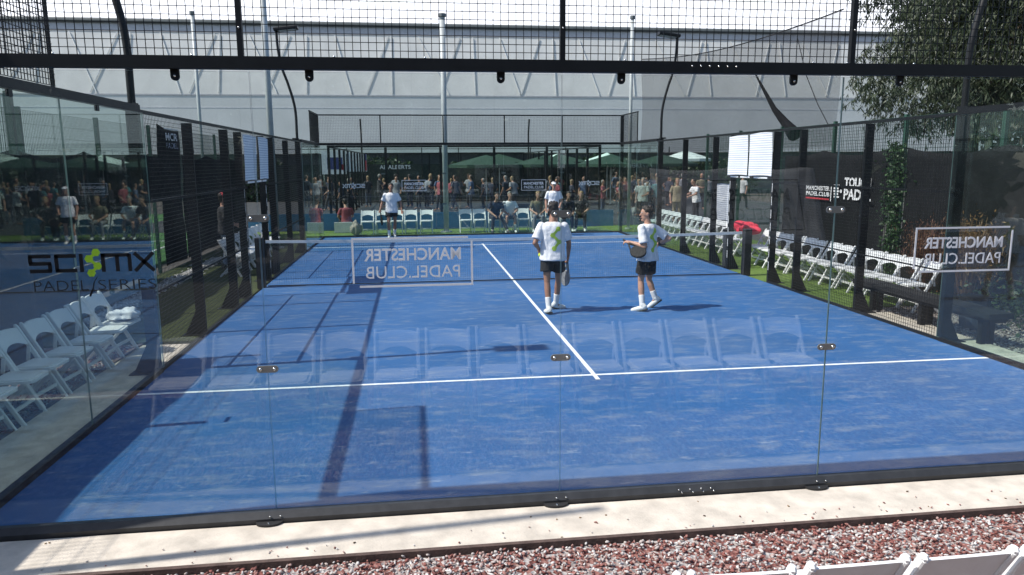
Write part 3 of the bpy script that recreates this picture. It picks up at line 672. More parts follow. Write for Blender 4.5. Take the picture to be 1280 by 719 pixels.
# printed marks on the screens (they face the court)
def print_on(parent, txt, y0, y1, z0, z1, X, rz, m, bold=.02):
    return put_text(txt, abs(y1-y0), z1-z0, (X, (y0+y1)/2, (z0+z1)/2), rz, m, parent, bold, 'printed_lettering')
PX = 12.44
print_on(fr, 'MANCHESTER', 12.02, 11.0, 1.73, 1.83, PX, R(-90), PRINTWHITE); print_on(fr, 'PADEL.CLUB', 12.02, 11.0, 1.60, 1.70, PX, R(-90), PRINTWHITE)
MB().box(PX-.002, PX, 11.0, 12.02, 1.52, 1.555).build('printed_bar', PRINTRED, fr); MB().box(PX-.002, PX, 10.92, 10.945, 1.5, 1.86).build('printed_bar', PRINTWHITE, fr)
print_on(fr, 'TOUCH', 10.42, 9.45, 1.84, 2.05, PX, R(-90), PRINTWHITE, .035); print_on(fr, 'PADEL', 10.42, 9.42, 1.57, 1.80, PX, R(-90), PRINTWHITE, .035)
ic = MB()
for k in range(5): ic.box(PX-.002, PX, 10.60+.03*(k % 2), 10.84-.03*(k > 2)*1.0, 1.86-.062*k-.02, 1.86-.062*k+.02)
ic.ball((PX, 10.54, 1.74), (.003, .04, .04), 8); ic.build('printed_racket', PRINTWHITE, fr)
print_on(fl, 'MCR', 13.75, 14.65, 2.98, 3.16, -2.79, R(90), PRINTWHITE, .03)
MB().box(-2.792, -2.79, 13.7, 14.75, 3.24, 3.265).build('printed_bar', PRINTWHITE, fl); print_on(fl, 'PADEL', 13.75, 14.65, 2.80, 2.93, -2.79, R(90), mat('pale_blue_print', (.3, .34, .45), .7), .0)
# ball-stop netting on the sunny side, sagging between tall masts, with a dark gathered fold
t = thing('ball_net', 'dark see-through ball netting hung behind the white sheets, one corner hanging loose', 'netting', (13.2, 20, 0))
mb = MB(); n = 30; m = 10; vs = []
for i in range(m+1):
    for j in range(n+1):
        y = 12.2+15.8*j/n; top = 5.95+.95*((y-12.2)/15.8)**1.2-.25*math.sin(math.pi*(y-12.2)/15.8)
        vs.append((13.2+.05*math.sin(2*y+i*.5), y, 2.75+(top-2.75)*i/m))
solidify(mb.add(vs, [(i*(n+1)+j, i*(n+1)+j+1, (i+1)*(n+1)+j+1, (i+1)*(n+1)+j) for i in range(m) for j in range(n)]).build('netting', NETCLOTH, t), .004)
MB().tube([(13.2, 12.2+15.8*j/24, 5.95+.95*(j/24)**1.2-.25*math.sin(math.pi*j/24)) for j in range(25)], .018, 6).build('head_rope', BLACKMATTE, t)
mb = MB(); P0 = [(13.15, 16.7, 5.05), (13.15, 16.0, 4.45), (13.1, 15.2, 3.85), (13.1, 14.5, 3.42), (13.05, 13.9, 3.1)]
mb.tube(P0, [.015, .045, .075, .12, .19], 8); mb.build('loose_fold', mat('netting_fold', (.008, .008, .009), .95, spec=.1), t)
MB().tube([(13.15, 14.2, 5.6), (13.12, 13.6, 4.6), (13.1, 12.9, 3.8), (13.05, 12.3, 3.3)], .012, 5).build('guy_rope', BLACKMATTE, t)

# ------------------------------------------------------------------ second court beyond
t2 = thing('padel_cage', 'black framed padel cage beyond the far turf', 'padel cage', (5, 33, 0))
for Yc in (22.95, 42.95):
    for X in (-.05, 2, 4, 6, 8, 10.05): MB().box(X-.045, X+.045, Yc-.04, Yc+.04, -.08, 3.0 if Yc > 30 else 2.98).build('fence_post', BLACK, t2)
    if Yc < 30:
        for k in range(8): MB().box(-3+1.7*k, -3+1.7*k+1.69, Yc-.10, Yc-.07, -.02, .60).build('hoarding_panel', mat('teal_hoarding', (.04, .15, .30), .6, var=.1), t2)
    MB().box(-.1, 10.1, Yc-.03, Yc+.03, 2.985, 3.06).build('top_rail', BLACK, t2); MB().box(-.1, 10.1, Yc-.035, Yc+.035, -.08, .05).build('base_rail', BLACK, t2)
for X in (-.05, 10.05):
    for yy in range(25, 43, 2): MB().box(X-.045, X+.045, yy-.04, yy+.04, -.08, 2.98).build('fence_post', BLACK, t2)
    MB().box(X-.025, X+.025, 22.99, 42.91, 2.985, 3.03).build('side_rail', BLACK, t2); MB().box(X-.02, X+.02, 22.99, 42.91, 1.0, 1.03).build('side_rail', BLACK, t2)
for X in (-.06, 10.06): MB().tube([(X, 40.9, -.05), (X, 40.9, 4.2), (X, 40.6, 5)], .05, 8).build('lamp_pole', BLACK, t2)
MB().box(.0, 10, 22.93, 22.96, .98, 1.01).build('middle_rail', BLACK, t2)
sh = MB()
for X in np.arange(-6, 20, 2.4): sh.box(X, X+2.3, 44.6, 44.66, 0, 2.35)
t = thing('screen_fence', 'dark screened fence behind the far crowd', 'fence', (7, 44.6, 0)); sh.build('screen_panel', mat('dark_green_screen', (.02, .03, .025), .9), t)
for X in np.arange(-6.05, 20.5, 2.4): MB().box(X-.03, X+.03, 44.56, 44.59, -.1, 3.4).build('fence_post', BLACK, t)
MB().box(-6, 20, 44.565, 44.585, 3.3, 3.34).build('top_rail', BLACK, t)
put_text('AL ALBERTS', 2.0, .26, (1.8, 44.55, 2.16), 0, PRINTWHITE, t, .01)
def board(x0, x1, z0, z1, Y, label, segs):
    t = thing('banner_board', label, 'board', ((x0+x1)/2, Y, 0))
    MB().box(x0, x1, Y, Y+.12, z0, z1).build('panel', mat('board_white', (.62, .62, .62), .6), t)
    for a, b, c, d, m_ in segs: MB().box(x0+(x1-x0)*a, x0+(x1-x0)*b, Y-.004, Y-.001, z0+(z1-z0)*c, z0+(z1-z0)*d).build('printed_patch', m_, t)
    for xx in (x0+.1, x1-.1): MB().box(xx-.03, xx+.03, Y+.03, Y+.09, -.08, z0).build('leg', STEEL, t)
board(-2.71, -1.22, 1.75, 3.2, 43.2, 'white framed board with navy panel and red corner beyond the far court', [(.22, .86, .2, .72, PRINTBLUE), (.80, .97, .18, .42, PRINTRED)])
board(-1.12, .06, 1.9, 3.05, 43.3, 'plain pale board with a red strip beyond the far court', [(.86, .99, .05, .6, PRINTRED), (.86, .99, .6, .95, PRINTBLUE)])
board(.16, .78, -.0, .36, 21.75, 'small pale blue board standing on the far turf by the fence', [])
bpy.data.objects['banner_board.002'].children[0].data.materials[0] = mat('pale_blue_board', (.22, .42, .50), .6)
# parasols
def parasol(x, y, z, r, label, pale):
    t = thing('parasol', label, 'parasol', (x, y, 0), group='parasols behind the far crowd')
    MB().tube([(x, y, -.1), (x, y, z+.1)], .035, 8).build('pole', mat('parasol_pole', (.5, .5, .48), .5), t)
    c1 = mat('parasol_green', (.016, .046, .028), .8); c2 = mat('parasol_sunlit', (.55, .66, .6), .7)  # second colour paints sunlight onto one side of the canopy
    for k in range(8):
        a, b = k*math.pi/4+.2, (k+1)*math.pi/4+.2; top = (x, y, z+.42)
        A = (x+r*math.cos(a), y+r*math.sin(a), z-.12); B = (x+r*math.cos(b), y+r*math.sin(b), z-.12)
        mb = MB().add([top, A, B, (x, y, z+.40), (A[0], A[1], A[2]-.16), (B[0], B[1], B[2]-.16)], [(0, 1, 2), (1, 4, 5, 2), (3, 5, 4), (0, 3, 4, 1), (0, 2, 5, 3)])
        mb.build('canopy_panel', c2 if k in pale else c1, t)
parasol(8.5, 43.2, 2.55, 2.0, 'green parasol with one panel coloured as sunlit behind the seated pair', (3,))
parasol(12.4, 43.4, 2.55, 2.2, 'green parasol with panels coloured as sunlit behind the white capped player', (3, 4))
parasol(15.6, 43.0, 2.6, 1.7, 'pale green parasol nearest the far corner of the court', (2, 3, 4, 5))
for i, (x, y, w) in enumerate([(7.0, 36.5, 'over the crowd behind the seated pair'), (10.6, 37.8, 'over the crowd behind the white capped player'), (14.2, 36.8, 'over the crowd near the far corner'), (17.8, 38.5, 'over the crowd past the gateway')]):
    parasol(x, y, 2.42, 2.15, f'dark green parasol {w}', ())
parasol(20.0, 40.5, 2.7, 1.6, 'pale parasol seen past the sunlit gateway', (2, 3, 4, 5, 6))

# ------------------------------------------------------------------ large fabric hall
hall = thing('fabric_hall', 'huge grey and white fabric sports hall across the background', 'hall', (8, 52, 0))
EZ = 12.35; SZ = 7.25; BZ = 3.1; YH = 50.0
MB().box(-75, 95, YH+.3, YH+.5, -.3, BZ).build('plinth_wall', mat('dark_plinth', (.05, .052, .055), .8), hall)
x = -75
k = 0
mbl = MB()
L1, L2 = math.tan(R(7)), math.tan(R(19))                         # the membrane leans back, more above the seam
YS = YH+(SZ-BZ)*L1; YE = YS+(EZ-SZ)*L2
def lean(z): return YH+(z-BZ)*L1 if z <= SZ else YS+(z-SZ)*L2
def slab(x0, x1, z0, z1, off, th): return MB().add([(x0, lean(z0)+off, z0), (x1, lean(z0)+off, z0), (x1, lean(z0)+off+th, z0), (x0, lean(z0)+off+th, z0), (x0, lean(z1)+off, z1), (x1, lean(z1)+off, z1), (x1, lean(z1)+off+th, z1), (x0, lean(z1)+off+th, z1)], [(3, 2, 1, 0), (4, 5, 6, 7), (0, 1, 5, 4), (1, 2, 6, 5), (2, 3, 7, 6), (3, 0, 4, 7)])
while x < 95:                                                       # lower opaque wall and lighter upper membrane, in laced widths
    link('wall_panel', slab(x+.003, x+5.997, BZ, SZ-.02, 0, .05).mesh('wall_panel', FABRIC2), None, hall)
    link('upper_panel', slab(x+.002, x+5.998, SZ, EZ-.75, .01, .02).mesh('upper_panel', FABRIC), None, hall)
    MB().bar((x, lean(SZ-.2)+.34, SZ-.2), (x, lean(EZ)+.3, EZ-.1), .18, .16, (1, 0, 0)).build('column', mat('hall_steel', (.25, .25, .26), .6), hall)
    x += 6.0
slab(-75, 95, SZ-.4, EZ-.05, 1.6, .05).build('inner_lining', mat('inner_lining', (.85, .86, .84), .8), hall)
slab(-75, 95, EZ-.74, EZ-.18, -.03, .08).build('fascia', mat('fascia_grey', (.36, .36, .37), .7), hall)
MB().tube([(-75, YE-.12, EZ+.0), (95, YE-.12, EZ+.0)], .19, 10).build('eave_gutter', mat('gutter_dark', (.12, .13, .125), .6), hall)
slab(-75, 95, SZ-.10, SZ-.001, -.03, .025).build('seam_band', mat('seam_grey', (.42, .42, .43), .8), hall)
slab(-75, 95, SZ-.95, SZ-.88, -.012, .01).build('seam_band', mat('seam_pale', (.58, .58, .58), .8), hall)
mb = MB()
mb.add([(-75, YE, EZ), (95, YE, EZ), (95, YE+32, EZ+11), (-75, YE+32, EZ+11), (-75, YE, EZ-.05), (95, YE, EZ-.05), (95, YE+32, EZ+10.9), (-75, YE+32, EZ+10.9)], [(0, 1, 2, 3), (7, 6, 5, 4), (4, 5, 1, 0), (6, 7, 3, 2)])
mb.build('roof', ROOFWHITE, hall)
st = mat('hall_steel', (.25, .25, .26), .6)
x = -73
while x < 94:                                                       # added grey bars standing in for inner truss shade on the upper fabric
    kx = rng.uniform(-.5, .5)
    for a, b in (((x+.3+kx, SZ+.1), (x+1.9+kx, EZ-.8)), ((x+2.6, SZ+.1), (x+2.6, EZ-.8)), ((x+4.6, EZ-.8), (x+6.2+kx, SZ+.1))):
        MB().bar((a[0], lean(a[1])-.06, a[1]), (b[0], lean(b[1])-.06, b[1]), .06, .05, (0, 1, 0)).build('truss_shade_bar', mat('truss_shade_grey', (.57, .58, .57), .7), hall)
    x += 6
for z in (EZ-1.2, SZ+.25): slab(-75, 95, z, z+.14, .30, .12).build('truss_chord', st, hall)
for X, w in ((-1.6, 1.6), (6.6, 1.5), (22, 1.6)): MB().ball((X, lean(SZ+.6)+.2, SZ+.62), (w*.5, .12, .16), 10).build('vent_cowl', st, hall)

# ------------------------------------------------------------------ plants
def tree(name, label, x, y, h, trunk, blobs, n, leaf, m, droop, wid=.24):
    t = thing(name, label, 'tree', (x, y, 0)); mb = MB()
    mb.tube([(x, y, -.1), (x+.1, y+.05, h*.25), (x-.1, y, h*.5), (x+.05, y+.1, h*.8)], [trunk, trunk*.8, trunk*.55, trunk*.15], 10).build('trunk', BARK, t, smooth=True)
    lm = MB(); pts = []
    tot = sum(b[3]*b[4]*b[5] for b in blobs)
    for (bx, by, bz, rx, ry, rz_) in blobs:
        lm.tube([(x, y, h*.35), ((x+bx)/2, (y+by)/2, (h*.4+bz)/2+.3), (bx, by, bz)], [trunk*.4, trunk*.25, .02], 6)
        k = int(n*rx*ry*rz_/tot); d = rng.normal(size=(k, 3)); d /= np.linalg.norm(d, axis=1)[:, None]; rad = rng.uniform(.25, 1, k)**(1/2.2)
        p = d*rad[:, None]*np.array([rx, ry, rz_])+np.array([bx, by, bz])
        if droop:                                                   # hanging sprays
            spr = max(1, k//18); base = p[rng.integers(0, k, spr)]; idx = rng.integers(0, spr, k); off = rng.uniform(0, 1.0, k)
            drift = rng.normal(0, .34, (spr, 2)); lg = rng.uniform(.15, .75, spr); off = off*lg[idx]; p = base[idx]+np.stack([drift[idx, 0]*off*1.6, drift[idx, 1]*off*1.6, -off*(.35+.65*off)], 1)+rng.normal(0, .03, (k, 3))
        pts.append(p)
    lm.build('limb', BARK, t)
    link('crown', leaves('crown', np.concatenate(pts), leaf, m, droop, wid), None, t, kind='stuff'); return t
tree('willow_tree', 'large drooping willow behind the black screen at the sunny side', 16.2, 11.5, 9, .28,
     [(14.6, 9.2, 5.3, 1.7, 2.2, 1.6), (15.2, 8.0, 7.0, 2.4, 2.6, 1.8), (15.8, 6.5, 4.6, 1.9, 2.2, 1.9), (17.5, 8.2, 6.2, 2.4, 2.6, 2.6), (14.3, 10.6, 4.3, 1.5, 1.7, 1.2), (18.5, 11, 8, 3, 3, 2.5), (15.0, 11.5, 7.4, 1.9, 2.2, 1.9), (14.1, 8.4, 3.9, 1.0, 1.6, .9), (15.2, 5.2, 6.2, 2.0, 2.0, 1.7), (16.5, 6.8, 7.6, 2.4, 2.4, 1.6)],
     320000, .13, LEAF, .75, .20)
tree('woodland_tree', 'dark dense tree standing behind the willow at the sunny side', 23.5, 17, 10, .3, [(22, 15, 6, 4, 3, 4), (25, 14, 8, 4, 3, 4), (21.5, 12, 9.5, 3.5, 3, 3), (26, 12, 5, 3.5, 3, 4)], 26000, .34, DARKLEAF, 0, .5)
def ivy(name, label, pts, m, size, cat='plant', trunkp=None):
    t = thing(name, label, cat, tuple(pts.mean(0)*np.array([1, 1, 0]))); link('foliage', leaves('foliage', pts, size, m, .15, .6), None, t, kind='stuff')
    if trunkp: MB().tube(trunkp, .012, 5).build('stem', BARK, t)
    return t
n = 2600; zz = rng.uniform(.1, 2.75, n)
ivy('climbing_ivy', 'bright green ivy column growing in the gap of the black screen', np.stack([12.47+rng.normal(0, .05, n), 8.72+rng.normal(0, .13, n)+.05*np.sin(zz*5), zz], 1), IVY, .075, trunkp=[(12.55, 8.72, 0), (12.55, 8.75, 1.2), (12.55, 8.7, 2.6)])
def grass_clump(name, label, x, y, h, spread, n, m):
    t = thing(name, label, 'plant', (x, y, -.04)); mb = []
    for i in range(n):
        a = rng.uniform(0, 6.28); r_ = rng.uniform(0, .12); lean = rng.uniform(.1, 1)*spread; hh = h*rng.uniform(.55, 1.05); w = .006
        b0 = np.array([x+r_*math.cos(a), y+r_*math.sin(a), -.05]); d = np.array([math.cos(a), math.sin(a), 0]); s_ = np.array([-d[1], d[0], 0])*w
        p1 = b0+d*lean*.4+np.array([0, 0, hh*.6]); p2 = b0+d*lean+np.array([0, 0, hh])
        mb += [b0-s_, b0+s_, p1+s_, p1-s_, p1-s_, p1+s_, p2+s_*.3, p2-s_*.3]
    link('blades', fast_mesh('blades', np.array(mb), 4, m), None, t, kind='stuff')
    d = rng.normal(size=(n*5, 3)); pts = np.array([x, y, h*.62])+d*np.array([spread*.42, spread*.42, h*.17])
    link('seed_heads', leaves('seed_heads', pts, .07, m, -.25, .25), None, t, kind='stuff')
grass_clump('ornamental_grass', 'reddish ornamental shrub in front of the black screen, farther of two', 11.95, 6.95, 1.35, .42, 260, REDGRASS)
grass_clump('ornamental_grass', 'orange brown ornamental shrub by the black screen, nearer of two', 11.9, 5.85, 1.5, .50, 320, leaf_mat('orange_grass_blade', [(0, (.12, .05, .02)), (.6, (.26, .13, .05)), (1, (.38, .24, .11))], .25))
n = 1400
ivy('low_shrub', 'dark green low shrub on the pale gravel near the screen', np.stack([12.0+rng.normal(0, .28, n), 4.6+rng.normal(0, .7, n), np.abs(rng.normal(.25, .22, n))], 1), DARKLEAF, .08)
for i, (hx, w) in enumerate([(-8, 'shaded end'), (0, 'pale boards'), (8, 'green parasol'), (16, 'far corner'), (24, 'sunlit gateway')]):
    n = 3800; d = rng.normal(size=(n, 3)); d /= np.linalg.norm(d, axis=1)[:, None]; d *= rng.uniform(.4, 1, (n, 1))**.5
    ivy('hedge_bush', f'dark green hedge bush at the foot of the hall, behind the {w}', np.array([hx, 47.3, 1.15])+d*np.array([4.3, 1.0, 1.55+.2*(i % 2)]), DARKLEAF, .30, 'hedge', [(hx, 47.3, -.1), (hx, 47.3, 1)])

# ------------------------------------------------------------------ behind the camera (mirrored in the near glass)
lean_b = lambda z: -7.72-(z-.93)*.42  # lean added to the banner so the sun brightens its face
t = thing('banner_fence', 'grey printed banner on a fence, mirrored in the near glass by the sunlit gateway', 'banner', (9, -8.1, 0))
for X in (10.6, 7.4): MB().bar((X, lean_b(-.1)-.08, -.1), (X, lean_b(2.4)-.08, 2.4), .06, .06).build('fence_post', BLACK, t)
bn = cloth_panel(MB(), 0, 7.30, 10.5, .93, 2.3, 1.5, .05, .03)
lean_b = lambda z: -7.72-(z-.93)*.42
bn.v = [(b, lean_b(c)-.02-a, c) for a, b, c in bn.v]; solidify(bn.build('banner_cloth', BANNERCLOTH, t, smooth=True))
DK = mat('dark_banner_print', (.03, .03, .03), .8)
for tx_, w_, h_, x_, z_, b_ in (('MANCHESTER', 1.62, .24, 9.09, 1.80, .02), ('PADEL.CLUB', 1.56, .24, 9.09, 1.46, .0), ('ONLINE', 1.15, .16, 7.95, 1.15, .02)):
    put_text(tx_, w_, h_, (x_, lean_b(z_)+.035, z_), R(180), DK, t, b_).rotation_euler = (R(90)-math.atan(.42), 0, R(180))
fm = MB()
for b in ((8.1, 10.12, 2.06, 2.08), (8.1, 10.12, 1.16, 1.18), (8.1, 8.12, 1.181, 2.059), (10.1, 10.12, 1.181, 2.059)): fm.add([(x_, lean_b(z_)+o_, z_) for o_ in (.03, .034) for z_ in (b[2], b[3]) for x_ in (b[0], b[1])], [(0, 1, 3, 2), (6, 7, 5, 4), (0, 4, 5, 1), (1, 5, 7, 3), (3, 7, 6, 2), (2, 6, 4, 0)])
fm.build('printed_frame', DK, t)
grass_clump('ornamental_grass', 'pale feathery grass mirrored in the near glass beside the far corner', 6.45, -7.2, 2.25, .8, 900, PALEGRASS)
for i, x in enumerate((-9, -3, 3.2, 9.4, 15.5)):  # trees added out of view to keep sky out of the near glass
    tree('sky_screen_tree', f'unseen dark tree added behind the camera against sky reflection, {ORD[i]} from the shaded side', x, -13.5+.6*(i % 2), 7, .2, [(x-1.3, -13.3, 3.2, 2.4, 1.4, 2.6), (x+1.4, -13.6, 3.6, 2.4, 1.4, 2.8), (x, -13.5, 5.6, 2.8, 1.5, 2.6), (x, -13.2, 1.4, 3.3, 1.2, 1.5)], 11000, .45, DARKLEAF, 0, .65)
# ------------------------------------------------------------------ people
def blob_mesh(name, mb, vox, sm, m):
    """fuse overlapping closed shapes into one continuous smooth skin"""
    me = mb.mesh(name); o = bpy.data.objects.new('tmp', me); COL.objects.link(o)
    r_ = o.modifiers.new('r', 'REMESH'); r_.mode = 'VOXEL'; r_.voxel_size = vox
    if sm: s_ = o.modifiers.new('s', 'SMOOTH'); s_.iterations = sm; s_.factor = .5
    dg = bpy.context.evaluated_depsgraph_get(); out = bpy.data.meshes.new_from_object(o.evaluated_get(dg)); out.name = name
    bpy.data.objects.remove(o); bpy.data.meshes.remove(me); out.materials.clear(); out.materials.append(m)
    out.polygons.foreach_set('use_smooth', [True]*len(out.polygons)); return out
class PB(MB):
    def cap(s, a, b, ra, rb, n=12):
        a = Vector(a); b = Vector(b); d = (b-a).normalized(); P = []; Rr = []
        for t in (-.98, -.8, -.45): P.append(a+d*ra*t); Rr.append(ra*math.sqrt(1-t*t))
        P += [a, b]; Rr += [ra, rb]
        for t in (.45, .8, .98): P.append(b+d*rb*t); Rr.append(rb*math.sqrt(1-t*t))
        return s.tube(P, Rr, n)
    def cone(s, a, b, ra, rb, n=14): return s.tube([a, Vector(a).lerp(Vector(b), .5), b], [ra, (ra+rb)/2, rb], n)
    def ell(s, c, rad, M=None, n=12):
        k = len(s.v); s.ball((0, 0, 0), rad, n); c = Vector(c)
        for i in range(k, len(s.v)): s.v[i] = tuple((M@Vector(s.v[i]) if M else Vector(s.v[i]))+c)
        return s
    def loft(s, rings, n=18):
        """rings: (centre, xvec, yvec) closed stack"""
        k = len(rings); vs = []
        for c, x, y in rings:
            c = Vector(c); vs += [c+x*math.copysign(abs(math.cos(2*math.pi*j/n))**.85, math.cos(2*math.pi*j/n))+y*math.sin(2*math.pi*j/n) for j in range(n)]
        fs = [(i*n+j, i*n+(j+1) % n, (i+1)*n+(j+1) % n, (i+1)*n+j) for i in range(k-1) for j in range(n)]
        return s.add(vs, fs+[tuple(range(n))[::-1], tuple(range((k-1)*n, k*n))])
def V3(x, y, z): return Vector((x, y, z))
def person(label, loc, rz, P, group=None, lod=0, skin=SKIN, hair=HAIR, shirt=SHIRTW, shorts=SHORTB, trousers=None, socks=True, shoes=None, cap=None, build=1., hairlen=0, cat='person', fingers=True):
    t = thing('person', label, cat, loc, rz, group)
    vox = (.0075, .011, .02)[lod]; cv = (.009, .013, .022)[lod]
    fx = P.get('face', V3(0, 1, 0)).normalized(); bx = P.get('dir', V3(0, 1, 0)).normalized(); up = V3(0, 0, 1)
    pel = P.get('pel', V3(0, 0, .93)); ch = P.get('chest', V3(0, 0, 1.40)); spine = (ch-pel).normalized()
    rt = bx.cross(spine).normalized(); fwv = spine.cross(rt).normalized()
    hd = P.get('head', ch+V3(0, .02, .26)); sw = P.get('sw', .185)
    shl = P.get('shl', ch-rt*sw+spine*.01); shr = P.get('shr', ch+rt*sw+spine*.01)
    hil, hir = pel-rt*.095, pel+rt*.095
    g = lambda k: P[k]
    b = PB()
    for h_, k_, a_, toe in ((hil, g('knl'), g('anl'), g('tol')), (hir, g('knr'), g('anr'), g('tor'))):
        b.cap(h_, k_, .082*build, .050); m_ = k_.lerp(a_, .28)
        b.cap(k_, m_, .048, .054); b.cap(m_, a_, .054, .034); b.cap(a_, a_.lerp(toe, .8 if lod == 2 else .25)-up*(.02 if lod == 2 else .035), .034, .03)
    def ring(t_, w, d, off=0): return (pel.lerp(ch, t_)+fwv*off, rt*w*build, fwv*d*build)
    b.loft([ring(-.22, .10, .08), ring(-.1, .165, .11), ring(.15, .155, .105), ring(.45, .145, .10), ring(.8, .165, .115), ring(1.0, .165, .10), ring(1.1, .12, .075), ring(1.17, .06, .055)])
    nk = ch+spine*.07; b.cap(nk, hd-up*.06, .058, .052)
    fr_ = fx.cross(up).normalized(); M = Matrix((fr_, fx, up)).transposed()
    b.ell(hd+up*.02, (.076, .094, .105), M, 16); b.ell(hd+fx*.022-up*.055, (.054, .066, .06), M, 14)
    if lod < 2:
        b.cap(hd+fx*.088+up*.018, hd+fx*.108-up*.022, .009, .0155, 8); b.ell(hd+fx*.07-up*.1, (.026, .022, .02), M, 8)
        for s_ in (-1, 1): b.ell(hd+fr_*s_*.078-fx*.005-up*.005, (.012, .022, .032), M, 8)
        b.ell(hd+fx*.078+up*.038, (.05, .018, .012), M, 8)
    for sh, el, wr, hk, sd in ((shl, g('ell'), g('wrl'), 'hl', -1), (shr, g('elr'), g('wrr'), 'hr', 1)):
        b.cap(sh, el, .052*build, .040); m_ = el.lerp(wr, .3); b.cap(el, m_, .039, .041); b.cap(m_, wr, .041, .027)
        hdir = P.get(hk, (wr-el)).normalized(); pn = P.get(hk+'n', fwv); side = hdir.cross(pn).normalized(); pn = side.cross(hdir).normalized()
        if lod == 2 or not fingers: b.cap(wr, wr+hdir*.13, .03, .026); continue
        M2 = Matrix((side, hdir, pn)).transposed(); b.ell(wr+hdir*.055, (.041, .055, .018), M2, 12); b.cap(wr, wr+hdir*.05, .026, .026)
        curl = P.get(hk+'c', .5)
        for i, (o_, L) in enumerate(((-.031, .072), (-.010, .082), (.011, .076), (.031, .060))):
            p = wr+hdir*.095+side*o_; q1 = p+(hdir*math.cos(curl)+pn*math.sin(curl)*1).normalized()*L*.5
            q2 = q1+(hdir*math.cos(curl*2.2)+pn*math.sin(curl*2.2)).normalized()*L*.5; b.cap(p, q1, .0105, .0095, 8); b.cap(q1, q2, .0095, .0085, 8)
        ts = side*-P.get(hk+'t', 1); p = wr+hdir*.03+ts*.03; q = p+(ts*.6+hdir*.6+pn*.4)*.05; b.cap(p, q, .013, .011, 8); b.cap(q, q+(hdir*.8+pn*.5-ts*.1)*.03, .011, .009, 8)
    body = link('body', blob_mesh('body', b, vox, 3 if lod < 2 else 2, skin), None, t, False)
    if lod < 2:
        e = MB(); w_ = MB()
        for s_ in (-1, 1): w_.ball(hd+fr_*s_*.031+fx*.082+up*.022, (.013, .013, .008), 8); e.ball(hd+fr_*s_*.031+fx*.0915+up*.022, .0055, 8)
        w_.build('eye', mat('eye_white', (.6, .58, .55), .3), body, world=False, smooth=True); e.build('iris', mat('eye_dark', (.02, .015, .01), .2), body, world=False)
        MB().ball(hd+fx*.0865-up*.062, (.022, .022, .006), 8).build('lips', mat('lips', (.32, .12, .1), .5), body, world=False, smooth=True)
    # shirt
    s = PB(); hem = P.get('hem', -.22)
    s.loft([ring(hem, .208, .165), ring(-.05, .205, .158), ring(.2, .190, .136), ring(.5, .182, .128), ring(.8, .190, .132), ring(.93, .196, .128), ring(1.03, .188, .118), ring(1.10, .14, .098), ring(1.155, .085, .074)])
    sl = P.get('sleeve', .72)
    for sh, el, wr in ((shl, g('ell'), g('wrl')), (shr, g('elr'), g('wrr'))):
        s.cap(sh-spine*.006, sh.lerp(el, .35), .066*build, .066*build); s.cone(sh.lerp(el, .1), sh.lerp(el, min(sl, 1)), .066*build, .076*build)
        if sl > 1: s.cap(el, el.lerp(wr, sl-1), .052, .04)
    sm_ = blob_mesh('shirt', s, cv, 2, shirt)
    if lod < 2:
        from mathutils import noise as mn
        seed = V3(*[float(q_) for q_ in loc])*3.7
        for v, nv in [(v, v.normal.copy()) for v in sm_.vertices]:
            p = v.co; low = 1-min(1, max(0, (p.z-pel.z)/(ch.z-pel.z)))
            v.co = p+nv*((.006+.012*low)*mn.noise(V3(p.x*9, p.y*9, p.z*(5+5*low))+seed)+.005*mn.noise(V3(p.x*17, p.y*17, p.z*13)+seed))
        sm_.update()
    so = link('shirt', sm_, None, t, False)
    # lower garment
    d = PB(); m2 = trousers or shorts; tl = 1 if trousers else P.get('shortlen', .66)
    d.loft([ring(-.27, .12, .10), ring(-.17, .180, .122), ring(-.04, .172, .116), ring(.06, .155, .10)])
    for h_, k_, a_ in ((hil, g('knl'), g('anl')), (hir, g('knr'), g('anr'))):
        if trousers: d.cap(h_, k_, .10*build, .068); d.cone(k_, a_.lerp(k_, .05), .068, .055)
        else: d.cone(h_.lerp(k_, .08), h_.lerp(k_, tl), .100*build, .108*build)
    link('trousers' if trousers else 'shorts', blob_mesh('lower', d, cv, 2, m2), None, t, False)
    # shoes, socks
    if lod < 2:
        shm = shoes or mat('white_shoe', (.68, .70, .68), .6, var=.1, vscale=30)
        for a_, toe, kn in ((g('anl'), g('tol'), g('knl')), (g('anr'), g('tor'), g('knr'))):
            fd = (toe-a_); q = PB(); base = a_-up*0; sn = (a_-kn).normalized(); dn = (sn-fd.normalized()*sn.dot(fd.normalized())).normalized()
            heel = a_+dn*.045-fd.normalized()*.035; tip = heel+fd.normalized()*.235
            q.cap(heel, heel.lerp(tip, .5), .040, .046); q.cap(heel.lerp(tip, .45), tip-fd.normalized()*.03, .046, .036); q.cone(a_-sn*.02, heel, .048, .046)
            so_ = link('shoe', blob_mesh('shoe', q, cv*.8, 2, shm), None, t, False)
            z = MB(); z.bar(heel-fd.normalized()*.036+dn*.034, tip+fd.normalized()*.0+dn*.034, .082, .022, up.cross(fd.normalized()), .008); z.build('sole', SOLE, so_, world=False)
            if socks: k2 = PB(); k2.cone(a_+(a_-kn)*.05, a_.lerp(kn, .42), .043, .053); link('sock', blob_mesh('sock', k2, cv*.8, 2, TAPE), None, t, False)
    # hair / cap
    hr = PB()
